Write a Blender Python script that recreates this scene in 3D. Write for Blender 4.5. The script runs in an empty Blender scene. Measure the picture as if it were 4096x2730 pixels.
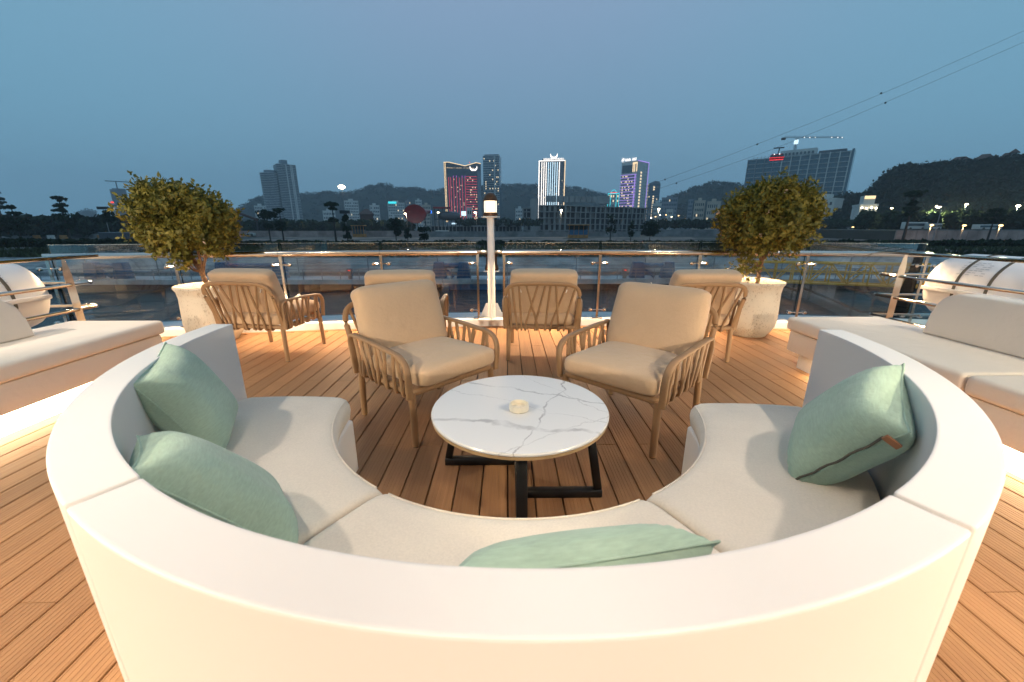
import bpy, bmesh, math, random
import numpy as np
from mathutils import Vector, Matrix

SC = bpy.context.scene
COL = SC.collection
PI = math.pi
rad = math.radians
random.seed(7)
RNG = np.random.default_rng(11)

# ------------------------------------------------------------------ camera
CAM_H = 1.25
F_PX, CX, CY, HOR, VPX = 1593.0, 2048.0, 1365.0, 904.0, 2028.0      # 14 mm on 36 mm, photograph pixels
PITCH = math.atan((CY - HOR) / F_PX)
YAW = math.atan((CX - VPX) / F_PX * math.cos(PITCH))
cd = bpy.data.cameras.new('camera')
cd.sensor_width = 36.0
cd.lens = 14.0
cd.clip_start = 0.02
cd.clip_end = 12000.0
cam = bpy.data.objects.new('camera', cd)
COL.objects.link(cam)
cam.location = (0, 0, CAM_H)
cam.rotation_euler = (PI / 2 - PITCH, 0, -YAW)
SC.camera = cam
cd.dof.use_dof = True
cd.dof.focus_distance = 4.0
cd.dof.aperture_fstop = 4.5

# ------------------------------------------------------------------ world, dusk sky
W = bpy.data.worlds.new('World')
SC.world = W
W.use_nodes = True
nt = W.node_tree
nt.nodes.clear()
w_out = nt.nodes.new('ShaderNodeOutputWorld')
w_bg = nt.nodes.new('ShaderNodeBackground')
w_tc = nt.nodes.new('ShaderNodeTexCoord')
w_sep = nt.nodes.new('ShaderNodeSeparateXYZ')
w_ramp = nt.nodes.new('ShaderNodeValToRGB')
w_sky = nt.nodes.new('ShaderNodeTexSky')
w_sky.sky_type = 'NISHITA'
w_sky.sun_disc = False
w_sky.sun_elevation = rad(1.0)
w_sky.sun_rotation = rad(170)
w_sky.ozone_density = 4.0
w_sky.dust_density = 3.0
w_mix = nt.nodes.new('ShaderNodeMix')
w_mix.data_type = 'RGBA'
w_mix.inputs[0].default_value = 0.94
nt.links.new(w_tc.outputs['Generated'], w_sep.inputs[0])
nt.links.new(w_sep.outputs['Z'], w_ramp.inputs[0])
el = w_ramp.color_ramp.elements
el[0].position = 0.0;  el[0].color = (0.118, 0.264, 0.380, 1)
el[1].position = 1.0;  el[1].color = (0.190, 0.330, 0.500, 1)
for p, c in ((0.05, (0.136, 0.277, 0.386, 1)), (0.20, (0.178, 0.322, 0.455, 1)), (0.42, (0.235, 0.348, 0.505, 1))):
    e = el.new(p); e.color = c
w_sc = nt.nodes.new('ShaderNodeVectorMath'); w_sc.operation = 'SCALE'
w_sc.inputs['Scale'].default_value = 0.12
nt.links.new(w_sky.outputs[0], w_sc.inputs[0])
nt.links.new(w_sc.outputs[0], w_mix.inputs[6])
# the sky goes clearer and more cyan away from the hazy middle
w_abs = nt.nodes.new('ShaderNodeMath'); w_abs.operation = 'ABSOLUTE'
nt.links.new(w_sep.outputs['X'], w_abs.inputs[0])
w_mr = nt.nodes.new('ShaderNodeMapRange'); w_mr.interpolation_type = 'SMOOTHSTEP'
w_mr.inputs[1].default_value = 0.1; w_mr.inputs[2].default_value = 0.95; w_mr.inputs[3].default_value = 0.0; w_mr.inputs[4].default_value = 0.9
nt.links.new(w_abs.outputs[0], w_mr.inputs[0])
w_m2 = nt.nodes.new('ShaderNodeMix'); w_m2.data_type = 'RGBA'
nt.links.new(w_mr.outputs[0], w_m2.inputs[0]); nt.links.new(w_ramp.outputs[0], w_m2.inputs[6]); w_m2.inputs[7].default_value = (0.172, 0.390, 0.535, 1)
nt.links.new(w_m2.outputs[2], w_mix.inputs[7])
nt.links.new(w_mix.outputs[2], w_bg.inputs['Color'])
w_bg.inputs['Strength'].default_value = 1.19
nt.links.new(w_bg.outputs[0], w_out.inputs['Surface'])

sd = bpy.data.lights.new('sun', 'SUN')
sd.energy = 0.05
sd.angle = rad(60)
sd.color = (0.75, 0.85, 1.0)
sun = bpy.data.objects.new('sun', sd)
COL.objects.link(sun)
sun.rotation_euler = (rad(60), 0, rad(170))

SC.view_settings.view_transform = 'Standard'
SC.view_settings.look = 'None'
SC.view_settings.exposure = 0.0
SC.view_settings.gamma = 1.0
SC.view_settings.use_curve_mapping = False
SC.cycles.use_denoising = True
SC.cycles.max_bounces = 7
SC.cycles.diffuse_bounces = 4
SC.cycles.glossy_bounces = 4
SC.cycles.transparent_max_bounces = 20
SC.cycles.volume_bounces = 1
SC.cycles.use_adaptive_sampling = True
SC.cycles.adaptive_threshold = 0.015
SC.cycles.sample_clamp_indirect = 6.0
SC.cycles.caustics_reflective = False
SC.cycles.caustics_refractive = False


# ------------------------------------------------------------------ camera model: photograph pixel -> point of the place
def ray(u, v):
    x = (u - CX) / F_PX; z = -(v - CY) / F_PX
    f = math.cos(PITCH) + z * math.sin(PITCH); up = -math.sin(PITCH) + z * math.cos(PITCH)
    return Vector((x * math.cos(YAW) + f * math.sin(YAW), -x * math.sin(YAW) + f * math.cos(YAW), up))

def PX(u, v, y):
    d = ray(u, v); t = y / d.y
    return Vector((d.x * t, y, CAM_H + d.z * t))

def PD(u, v, dist):
    """point at ground distance dist from the camera"""
    d = ray(u, v); t = dist / math.hypot(d.x, d.y)
    return Vector((d.x * t, d.y * t, CAM_H + d.z * t))


# ------------------------------------------------------------------ materials
def _new(name):
    m = bpy.data.materials.new(name); m.use_nodes = True
    b = m.node_tree.nodes['Principled BSDF']
    return m, m.node_tree, b

def mat(name, col, rough=0.6, metal=0.0, spec=0.5, var=0.0, vs=3.0, bump=0.0, bs=60.0, coat=0.0, rnd=0.0, trans=0.0, det=4.0, col2=None, coord='Object'):
    m, t, b = _new(name)
    b.inputs['Base Color'].default_value = (*col, 1)
    b.inputs['Roughness'].default_value = rough
    b.inputs['Metallic'].default_value = metal
    b.inputs['Specular IOR Level'].default_value = spec
    b.inputs['Coat Weight'].default_value = coat
    tc = t.nodes.new('ShaderNodeTexCoord')
    src = tc.outputs[coord]
    if var or col2:
        n = t.nodes.new('ShaderNodeTexNoise'); n.inputs['Scale'].default_value = vs; n.inputs['Detail'].default_value = det
        t.links.new(src, n.inputs['Vector'])
        r = t.nodes.new('ShaderNodeValToRGB')
        c0 = col2 if col2 else tuple(c * (1 - var) for c in col)
        c1 = col if col2 else tuple(min(1, c * (1 + var)) for c in col)
        r.color_ramp.elements[0].position = 0.32; r.color_ramp.elements[0].color = (*c0, 1)
        r.color_ramp.elements[1].position = 0.68; r.color_ramp.elements[1].color = (*c1, 1)
        t.links.new(n.outputs['Fac'], r.inputs[0])
        last = r.outputs[0]
        if rnd:
            oi = t.nodes.new('ShaderNodeObjectInfo')
            mr = t.nodes.new('ShaderNodeMapRange'); mr.inputs[3].default_value = 1 - rnd; mr.inputs[4].default_value = 1 + rnd
            t.links.new(oi.outputs['Random'], mr.inputs[0])
            vm = t.nodes.new('ShaderNodeVectorMath'); vm.operation = 'SCALE'
            t.links.new(last, vm.inputs[0]); t.links.new(mr.outputs[0], vm.inputs['Scale'])
            last = vm.outputs[0]
        t.links.new(last, b.inputs['Base Color'])
    if bump:
        n2 = t.nodes.new('ShaderNodeTexNoise'); n2.inputs['Scale'].default_value = bs; n2.inputs['Detail'].default_value = 5
        t.links.new(src, n2.inputs['Vector'])
        bp = t.nodes.new('ShaderNodeBump'); bp.inputs['Strength'].default_value = bump; bp.inputs['Distance'].default_value = 0.01
        t.links.new(n2.outputs['Fac'], bp.inputs['Height']); t.links.new(bp.outputs[0], b.inputs['Normal'])
    return m

def emit(name, col, strength, sample=False):
    m, t, b = _new(name)
    b.inputs['Base Color'].default_value = (0.02, 0.02, 0.02, 1)
    b.inputs['Emission Color'].default_value = (*col, 1)
    b.inputs['Emission Strength'].default_value = strength
    if not sample:
        m.cycles.emission_sampling = 'NONE'
    return m

def fabric(name, col, weave=900.0, var=0.06, bump=0.25, sheen=0.2, streak=None, wrinkle=0.35):
    m, t, b = _new(name)
    b.inputs['Roughness'].default_value = 0.9
    b.inputs['Specular IOR Level'].default_value = 0.15
    b.inputs['Sheen Weight'].default_value = sheen
    tc = t.nodes.new('ShaderNodeTexCoord')
    mp = t.nodes.new('ShaderNodeMapping'); t.links.new(tc.outputs['Object'], mp.inputs[0])
    if streak:
        mp.inputs['Scale'].default_value = streak
    n = t.nodes.new('ShaderNodeTexNoise'); n.inputs['Scale'].default_value = 160 if not streak else 30; n.inputs['Detail'].default_value = 3
    t.links.new(mp.outputs[0], n.inputs['Vector'])
    n3 = t.nodes.new('ShaderNodeTexNoise'); n3.inputs['Scale'].default_value = 4; n3.inputs['Detail'].default_value = 3
    t.links.new(tc.outputs['Object'], n3.inputs['Vector'])
    ad = t.nodes.new('ShaderNodeMath'); ad.operation = 'ADD'
    t.links.new(n.outputs['Fac'], ad.inputs[0]); t.links.new(n3.outputs['Fac'], ad.inputs[1])
    r = t.nodes.new('ShaderNodeMapRange')
    r.inputs[1].default_value = 0.7; r.inputs[2].default_value = 1.3
    r.inputs[3].default_value = 1 - var; r.inputs[4].default_value = 1 + var
    t.links.new(ad.outputs[0], r.inputs[0])
    vm = t.nodes.new('ShaderNodeVectorMath'); vm.operation = 'SCALE'; vm.inputs[0].default_value = col
    t.links.new(r.outputs[0], vm.inputs['Scale'])
    t.links.new(vm.outputs[0], b.inputs['Base Color'])
    n2 = t.nodes.new('ShaderNodeTexNoise'); n2.inputs['Scale'].default_value = weave; n2.inputs['Detail'].default_value = 2
    t.links.new(tc.outputs['Object'], n2.inputs['Vector'])
    nw = t.nodes.new('ShaderNodeTexNoise'); nw.inputs['Scale'].default_value = 9; nw.inputs['Detail'].default_value = 4
    t.links.new(tc.outputs['Object'], nw.inputs['Vector'])
    bp = t.nodes.new('ShaderNodeBump'); bp.inputs['Strength'].default_value = bump; bp.inputs['Distance'].default_value = 0.002
    t.links.new(n2.outputs['Fac'], bp.inputs['Height'])
    bp2 = t.nodes.new('ShaderNodeBump'); bp2.inputs['Strength'].default_value = wrinkle; bp2.inputs['Distance'].default_value = 0.02
    t.links.new(nw.outputs['Fac'], bp2.inputs['Height']); t.links.new(bp.outputs[0], bp2.inputs['Normal'])
    t.links.new(bp2.outputs[0], b.inputs['Normal'])
    return m

def glass_mat(name, tint, rough=0.0, ior=1.45):
    m = bpy.data.materials.new(name); m.use_nodes = True
    t = m.node_tree; t.nodes.clear()
    o = t.nodes.new('ShaderNodeOutputMaterial')
    tr = t.nodes.new('ShaderNodeBsdfTransparent'); tr.inputs[0].default_value = (*tint, 1)
    gl = t.nodes.new('ShaderNodeBsdfGlossy'); gl.inputs['Roughness'].default_value = rough
    fr = t.nodes.new('ShaderNodeFresnel'); fr.inputs['IOR'].default_value = ior
    mx = t.nodes.new('ShaderNodeMixShader')
    t.links.new(fr.outputs[0], mx.inputs[0]); t.links.new(tr.outputs[0], mx.inputs[1]); t.links.new(gl.outputs[0], mx.inputs[2])
    t.links.new(mx.outputs[0], o.inputs[0])
    return m

def leaf_mat(name, c0, c1, c2, rough=0.5, vs=2.5, transl=0.25):
    m, t, b = _new(name)
    b.inputs['Roughness'].default_value = rough
    b.inputs['Specular IOR Level'].default_value = 0.3
    tc = t.nodes.new('ShaderNodeTexCoord')
    n = t.nodes.new('ShaderNodeTexNoise'); n.inputs['Scale'].default_value = vs; n.inputs['Detail'].default_value = 6; n.inputs['Roughness'].default_value = 0.75
    t.links.new(tc.outputs['Object'], n.inputs['Vector'])
    r = t.nodes.new('ShaderNodeValToRGB')
    r.color_ramp.elements[0].position = 0.3; r.color_ramp.elements[0].color = (*c0, 1)
    r.color_ramp.elements[1].position = 0.72; r.color_ramp.elements[1].color = (*c2, 1)
    e = r.color_ramp.elements.new(0.5); e.color = (*c1, 1)
    t.links.new(n.outputs['Fac'], r.inputs[0])
    t.links.new(r.outputs[0], b.inputs['Base Color'])
    if transl:
        tl = t.nodes.new('ShaderNodeBsdfTranslucent'); t.links.new(r.outputs[0], tl.inputs[0])
        mx = t.nodes.new('ShaderNodeMixShader'); mx.inputs[0].default_value = transl
        out = t.nodes['Material Output']
        t.links.new(b.outputs[0], mx.inputs[1]); t.links.new(tl.outputs[0], mx.inputs[2]); t.links.new(mx.outputs[0], out.inputs[0])
    return m


# ------------------------------------------------------------------ mesh builder
class MB:
    def __init__(s):
        s.v = []; s.f = []
    def add(s, vs, fs):
        o = len(s.v); s.v.extend([tuple(p) for p in vs]); s.f.extend([tuple(i + o for i in f) for f in fs]); return s
    def box(s, x0, x1, y0, y1, z0, z1):
        return s.add([(x0, y0, z0), (x1, y0, z0), (x1, y1, z0), (x0, y1, z0), (x0, y0, z1), (x1, y0, z1), (x1, y1, z1), (x0, y1, z1)],
                     [(0, 3, 2, 1), (4, 5, 6, 7), (0, 1, 5, 4), (1, 2, 6, 5), (2, 3, 7, 6), (3, 0, 4, 7)])
    def prism(s, poly, y0, y1):
        """poly of (x,z) extruded along y"""
        n = len(poly)
        vs = [(x, y0, z) for x, z in poly] + [(x, y1, z) for x, z in poly]
        fs = [tuple(range(n)), tuple(range(2 * n - 1, n - 1, -1))] + [(i, i + n, (i + 1) % n + n, (i + 1) % n) for i in range(n)]
        return s.add(vs, fs)
    def slab(s, poly, z0, z1):
        n = len(poly)
        vs = [(x, y, z0) for x, y in poly] + [(x, y, z1) for x, y in poly]
        fs = [tuple(range(n - 1, -1, -1)), tuple(range(n, 2 * n))] + [(i, (i + 1) % n, (i + 1) % n + n, i + n) for i in range(n)]
        return s.add(vs, fs)
    def tube(s, path, r, n=8, r2=None, ref=(0, 0, 1), cap=True, taper=None):
        """swept section: radius r (across) and r2 (along ref)"""
        P = [Vector(p) for p in path]; m = len(P); r2 = r if r2 is None else r2
        vs = []; fs = []
        rf = Vector(ref)
        for i in range(m):
            if i == 0: t = P[1] - P[0]
            elif i == m - 1: t = P[-1] - P[-2]
            else: t = (P[i + 1] - P[i]).normalized() + (P[i] - P[i - 1]).normalized()
            if t.length < 1e-9: t = Vector((0, 0, 1))
            t.normalize()
            a = t.cross(rf)
            if a.length < 1e-3: a = t.cross(Vector((0.13, 0.97, 0.2)))
            a.normalize(); b = a.cross(t).normalized()
            k = taper(i / (m - 1)) if taper else 1.0
            for j in range(n):
                an = 2 * PI * (j + 0.5) / n
                vs.append(P[i] + a * (math.cos(an) * r * k) + b * (math.sin(an) * r2 * k))
        for i in range(m - 1):
            for j in range(n):
                k = (j + 1) % n
                fs.append((i * n + j, i * n + k, (i + 1) * n + k, (i + 1) * n + j))
        if cap:
            fs.append(tuple(range(n - 1, -1, -1))); fs.append(tuple(range((m - 1) * n, m * n)))
        return s.add(vs, fs)
    def lathe(s, prof, n=24, c=(0, 0, 0), axis='z', cap=True):
        vs = []; fs = []; m = len(prof)
        for r, z in prof:
            for j in range(n):
                a = 2 * PI * j / n; x, y = r * math.cos(a), r * math.sin(a)
                if axis == 'z': p = (x, y, z)
                elif axis == 'y': p = (x, z, y)
                else: p = (z, x, y)
                vs.append((p[0] + c[0], p[1] + c[1], p[2] + c[2]))
        for i in range(m - 1):
            for j in range(n):
                k = (j + 1) % n; fs.append((i * n + j, i * n + k, (i + 1) * n + k, (i + 1) * n + j))
        if cap:
            fs.append(tuple(range(n - 1, -1, -1))); fs.append(tuple(range((m - 1) * n, m * n)))
        return s.add(vs, fs)
    def ball(s, c, r, nu=10, nv=6, sz=1.0):
        prof = [(r * math.sin(PI * i / nv) + 1e-4, -r * sz * math.cos(PI * i / nv)) for i in range(nv + 1)]
        return s.lathe(prof, nu, c)
    def arc(s, prof, a0, a1, n, c=(0, 0), endr=0.0):
        """revolve a closed (r,z) profile from a0 to a1 degrees; endr rounds the ends"""
        m = len(prof); cr = sum(p[0] for p in prof) / m; cz = sum(p[1] for p in prof) / m
        st = [(a0 + (a1 - a0) * i / n, 1.0) for i in range(n + 1)]
        if endr:
            k = math.degrees(endr / cr)
            inner = [(a0 + k + (a1 - a0 - 2 * k) * i / n, 0.0) for i in range(n + 1)]
            pre = [(a0 + k * (1 - math.sin(t)), endr * (1 - math.cos(t))) for t in (PI / 2, PI / 3, PI / 6)]
            st = [(a0 + k * (1 - math.cos(t)), endr * (1 - math.sin(t))) for t in (0, PI / 8, PI / 4, 3 * PI / 8)] + inner + \
                 [(a1 - k * (1 - math.cos(t)), endr * (1 - math.sin(t))) for t in (3 * PI / 8, PI / 4, PI / 8, 0)]
        else:
            st = [(a, 0.0) for a, _ in st]
        hr = (max(p[0] for p in prof) - min(p[0] for p in prof)) / 2; hz = (max(p[1] for p in prof) - min(p[1] for p in prof)) / 2
        vs = []; fs = []
        for a, ins in st:
            ca, sa = math.cos(rad(a)), math.sin(rad(a))
            for r, z in prof:
                rr = cr + (r - cr) * (1 - ins / hr) ; zz = cz + (z - cz) * (1 - ins / hz)
                vs.append((c[0] + rr * ca, c[1] + rr * sa, zz))
        q = len(st)
        for i in range(q - 1):
            for j in range(m):
                k = (j + 1) % m; fs.append((i * m + j, (i + 1) * m + j, (i + 1) * m + k, i * m + k))
        fs.append(tuple(range(m))); fs.append(tuple(range(q * m - 1, (q - 1) * m - 1, -1)))
        return s.add(vs, fs)
    def superell(s, a, b, c, e1, e2, nu=32, nv=16, cen=(0, 0, 0), M=None):
        sp = lambda w, e: math.copysign(abs(w) ** e, w)
        vs = []; fs = []
        for i in range(nv + 1):
            t = -PI / 2 + PI * i / nv
            for j in range(nu):
                p = 2 * PI * j / nu
                q = Vector((a * sp(math.cos(t), e1) * sp(math.cos(p), e2), b * sp(math.cos(t), e1) * sp(math.sin(p), e2), c * sp(math.sin(t), e1)))
                if M is not None: q = M @ q
                vs.append(q + Vector(cen))
        for i in range(nv):
            for j in range(nu):
                k = (j + 1) % nu; fs.append((i * nu + j, i * nu + k, (i + 1) * nu + k, (i + 1) * nu + j))
        return s.add(vs, fs)
    def mesh(s, name, smooth=35):
        me = bpy.data.meshes.new(name)
        me.from_pydata(s.v, [], s.f)
        bm = bmesh.new(); bm.from_mesh(me)
        bmesh.ops.recalc_face_normals(bm, faces=bm.faces)
        bm.to_mesh(me); bm.free()
        if smooth:
            me.shade_smooth()
            me.set_sharp_from_angle(angle=rad(smooth))
        return me
    def build(s, name, m, parent=None, smooth=35, bevel=0.0, seg=2, **kw):
        me = s.mesh(name, smooth)
        if bevel:
            bm = bmesh.new(); bm.from_mesh(me)
            es = [e for e in bm.edges if len(e.link_faces) == 2 and e.calc_face_angle() > 0.6]
            bmesh.ops.bevel(bm, geom=es, offset=bevel, segments=seg, profile=0.6, affect='EDGES', clamp_overlap=True)
            bm.to_mesh(me); bm.free()
            me.shade_smooth(); me.set_sharp_from_angle(angle=rad(50))
        return link(name, me, m, parent, **kw)

def link(name, me, m, parent=None, label=None, cat=None, group=None, kind=None, loc=None, rz=None):
    o = bpy.data.objects.new(name, me); COL.objects.link(o)
    if m is not None and me is not None and not me.materials: me.materials.append(m)
    if parent is not None: o.parent = parent
    return tag(o, label, cat, group, kind, loc, rz)

def tag(o, label=None, cat=None, group=None, kind=None, loc=None, rz=None):
    if label: o['label'] = label
    if cat: o['category'] = cat
    if group: o['group'] = group
    if kind: o['kind'] = kind
    if loc is not None: o.location = loc
    if rz is not None: o.rotation_euler.z = rz
    return o

def thing(name, label, cat, loc=(0, 0, 0), rz=0.0, group=None):
    o = bpy.data.objects.new(name, None); COL.objects.link(o)
    o.empty_display_size = 0.1
    return tag(o, label, cat, group, None, loc, rz)

def copy_tree(o, parent=None):
    c = o.copy(); COL.objects.link(c); c.parent = parent
    for ch in list(o.children):
        copy_tree(ch, c)
    return c

def quads_mesh(name, C, A, B):
    """many quads: centres C, half axes A and B (n,3) -> leaf shaped quads"""
    n = len(C)
    V = np.empty((n, 4, 3)); V[:, 0] = C - A; V[:, 1] = C - B; V[:, 2] = C + A; V[:, 3] = C + B
    me = bpy.data.meshes.new(name)
    me.vertices.add(4 * n); me.vertices.foreach_set('co', V.reshape(-1))
    me.loops.add(4 * n); me.loops.foreach_set('vertex_index', np.arange(4 * n, dtype=np.int32))
    me.polygons.add(n)
    me.polygons.foreach_set('loop_start', np.arange(0, 4 * n, 4, dtype=np.int32))
    me.polygons.foreach_set('loop_total', np.full(n, 4, dtype=np.int32))
    me.update(calc_edges=True); me.validate()
    return me

def unit(a):
    return a / np.maximum(np.linalg.norm(a, axis=1, keepdims=True), 1e-9)

def leaf_cloud(name, blobs, size, asp=0.55, shell=0.5, flat=0.0, rng=RNG):
    """blobs: (cx,cy,cz,rx,ry,rz,n). Leaf quads spread through the ellipsoids, thicker near the skin."""
    Cs = []
    for cx, cy, cz, rx, ry, rz, n in blobs:
        d = unit(rng.normal(size=(n, 3)))
        r = shell + (1 - shell) * rng.random((n, 1)) ** 0.6
        r *= 1 + 0.10 * rng.normal(size=(n, 1))
        Cs.append(np.array([cx, cy, cz]) + d * r * np.array([rx, ry, rz]))
    C = np.concatenate(Cs); n = len(C)
    A = unit(rng.normal(size=(n, 3))); A[:, 2] *= (1 - flat); A = unit(A)
    T = unit(rng.normal(size=(n, 3))); B = unit(np.cross(A, T))
    if flat:
        B[:, 2] *= (1 - flat); B = unit(B)
    sz = size * (0.6 + 0.8 * rng.random((n, 1)))
    return quads_mesh(name, C, A * sz, B * sz * asp)

# ------------------------------------------------------------------ lamp settings
WARM = (1.0, 0.68, 0.38)
WARM3 = (1.0, 0.87, 0.60)
WARM2 = (1.0, 0.87, 0.73)
LED_RAIL = 24.0
LANTERN_W = 40.0
HAZE = 0.0003
# x, y, z, aim, watts, cone, blend, size
UNSEEN_LAMPS = [
    (-2.6, 0.55, 2.70, (-1.1, 0.95, 0.4), 140, 66, 0.8, 0.045),
    (2.6, 0.55, 2.70, (1.1, 0.95, 0.4), 140, 66, 0.8, 0.045),
    (-0.72, 0.0, 2.70, (-0.68, 0.38, 0.8), 72, 58, 0.6, 0.06),
    (0.82, 0.0, 2.70, (0.80, 0.38, 0.8), 72, 58, 0.6, 0.06),
    (0.1, -6.9, 2.45, (0.1, 2.5, 0.6), 2350, 78, 0.5, 0.06, (1.0, 0.83, 0.64)),
    (-3.4, -0.9, 2.70, (-2.5, 0.9, 0.0), 520, 84, 0.6, 0.06, WARM3),  # added fill, brightens the near left deck corner
    (3.4, -0.9, 2.70, (2.5, 0.9, 0.0), 520, 84, 0.6, 0.06, WARM3),  # added fill, brightens the near right deck corner
    (-4.2, 0.6, 2.70, (-4.7, 3.4, 0.6), 560, 70, 0.6, 0.06),  # added fill aimed at the left canister
    (4.3, 0.6, 2.70, (4.9, 3.6, 0.6), 560, 70, 0.6, 0.06),  # added fill aimed at the right canister
]
PILLOWS = [
    ((-1.165, 1.36, 0.632), (-0.424, 0.900, 0.100), (0.341, 0.261, -0.903), 0.37, 0.38, 0.17),
    ((-0.745, 0.872, 0.598), (0.64, -0.73, 0.20), (0.58, 0.26, -0.76), 0.39, 0.40, 0.18),
    ((1.115, 1.165, 0.618), (0.623, 0.748, 0.229), (-0.309, 0.504, -0.807), 0.385, 0.385, 0.19),
    ((0.130, 0.668, 0.500), (1.0, 0.13, 0.03), (0.0, 0.5, -0.85), 0.49, 0.45, 0.17),
]

# ================================================================== materials of the place
M = {}
M['gel'] = mat('white_gelcoat', (0.80, 0.775, 0.75), 0.38, var=0.02, vs=1.5, spec=0.4, bump=0.02, bs=8)
M['paint'] = mat('white_paint', (0.86, 0.83, 0.78), 0.4, var=0.03, vs=3)
M['steel'] = mat('polished_steel', (0.70, 0.63, 0.55), 0.13, 1.0, var=0.06, vs=5)
M['black'] = mat('black_steel', (0.012, 0.012, 0.013), 0.45, 0.3, var=0.2, vs=20, bump=0.1, bs=200)
M['dark'] = mat('dark_underdeck', (0.02, 0.018, 0.016), 0.9)
M['resin'] = mat('tan_resin', (0.305, 0.178, 0.090), 0.55, var=0.05, vs=8, bump=0.05, bs=300)
M['tan'] = fabric('tan_canvas', (0.56, 0.390, 0.255), 700, 0.05, 0.3, wrinkle=0.6)
M['linen'] = fabric('oatmeal_linen', (0.78, 0.69, 0.575), 600, 0.07, 0.3)
M['vinyl'] = fabric('cream_upholstery', (0.76, 0.675, 0.585), 500, 0.03, 0.12)
M['green'] = fabric('sage_green_linen', (0.395, 0.530, 0.415), 600, 0.13, 0.35, streak=(1.0, 9.0, 3.0), wrinkle=0.7)
M['piping'] = mat('dark_piping', (0.09, 0.08, 0.06), 0.8)
M['leather'] = mat('leather_tab', (0.34, 0.14, 0.06), 0.6)
M['glass'] = glass_mat('clear_glass', (0.93, 0.95, 0.945), 0.0, 1.7)
M['gedge'] = mat('polished_glass_edge', (0.46, 0.52, 0.49), 0.15)
M['gside'] = mat('dark_glass_edge', (0.012, 0.03, 0.028), 0.2)
M['lampglass'] = emit('lit_lantern_glass', (1.0, 0.78, 0.50), 2.6)
M['bulb'] = emit('lit_bulb', (1.0, 0.83, 0.62), 30.0)
M['bronze'] = mat('brown_bronze', (0.13, 0.06, 0.03), 0.4, 0.6, var=0.2, vs=30)
M['led'] = emit('warm_led_diffuser', (1.0, 0.80, 0.52), 20.0, True)
M['ashtray'] = mat('ivory_melamine', (0.84, 0.76, 0.62), 0.3)
M['bark'] = mat('young_bark', (0.19, 0.10, 0.05), 0.85, var=0.35, vs=30, bump=0.5, bs=90)
M['soil'] = mat('bark_mulch', (0.07, 0.035, 0.02), 0.95, var=0.5, vs=60, bump=1.0, bs=90)
M['leaf'] = leaf_mat('orange_jasmine_leaf', (0.055, 0.060, 0.012), (0.185, 0.165, 0.028), (0.46, 0.35, 0.065), 0.5, 7.0)
M['flower'] = mat('pale_blossom', (0.62, 0.42, 0.28), 0.7)

# wood plastic deck boards: colour in the material, grooves are geometry
m, t, b = _new('composite_decking')
b.inputs['Roughness'].default_value = 0.62
b.inputs['Specular IOR Level'].default_value = 0.35
g_ = t.nodes.new('ShaderNodeNewGeometry')
mp = t.nodes.new('ShaderNodeMapping'); mp.inputs['Scale'].default_value = (45, 1.6, 1)
t.links.new(g_.outputs['Position'], mp.inputs[0])
n = t.nodes.new('ShaderNodeTexNoise'); n.inputs['Scale'].default_value = 1.0; n.inputs['Detail'].default_value = 5
t.links.new(mp.outputs[0], n.inputs['Vector'])
n2 = t.nodes.new('ShaderNodeTexNoise'); n2.inputs['Scale'].default_value = 2.2; n2.inputs['Detail'].default_value = 5
t.links.new(g_.outputs['Position'], n2.inputs['Vector'])
r = t.nodes.new('ShaderNodeValToRGB')
r.color_ramp.elements[0].position = 0.3; r.color_ramp.elements[0].color = (0.305, 0.150, 0.070, 1)
r.color_ramp.elements[1].position = 0.7; r.color_ramp.elements[1].color = (0.450, 0.243, 0.113, 1)
mxn = t.nodes.new('ShaderNodeMath'); mxn.operation = 'MULTIPLY_ADD'; mxn.inputs[1].default_value = 0.55
mh = t.nodes.new('ShaderNodeMath'); mh.operation = 'MULTIPLY'; mh.inputs[1].default_value = 0.45
t.links.new(n2.outputs['Fac'], mh.inputs[0])
t.links.new(n.outputs['Fac'], mxn.inputs[0]); t.links.new(mh.outputs[0], mxn.inputs[2])
t.links.new(mxn.outputs[0], r.inputs[0])
oi = t.nodes.new('ShaderNodeObjectInfo')
mr = t.nodes.new('ShaderNodeMapRange'); mr.inputs[3].default_value = 0.84; mr.inputs[4].default_value = 1.14
t.links.new(oi.outputs['Random'], mr.inputs[0])
vm = t.nodes.new('ShaderNodeVectorMath'); vm.operation = 'SCALE'
t.links.new(r.outputs[0], vm.inputs[0]); t.links.new(mr.outputs[0], vm.inputs['Scale'])
# small pale scuffs
n3 = t.nodes.new('ShaderNodeTexNoise'); n3.inputs['Scale'].default_value = 7.0; n3.inputs['Detail'].default_value = 8; n3.inputs['Roughness'].default_value = 0.8
t.links.new(g_.outputs['Position'], n3.inputs['Vector'])
sr = t.nodes.new('ShaderNodeMapRange'); sr.inputs[1].default_value = 0.70; sr.inputs[2].default_value = 0.78
t.links.new(n3.outputs['Fac'], sr.inputs[0])
mxc = t.nodes.new('ShaderNodeMix'); mxc.data_type = 'RGBA'
t.links.new(sr.outputs[0], mxc.inputs[0]); t.links.new(vm.outputs[0], mxc.inputs[6]); mxc.inputs[7].default_value = (0.62, 0.46, 0.32, 1)
t.links.new(mxc.outputs[2], b.inputs['Base Color'])
M['deck'] = m

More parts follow.
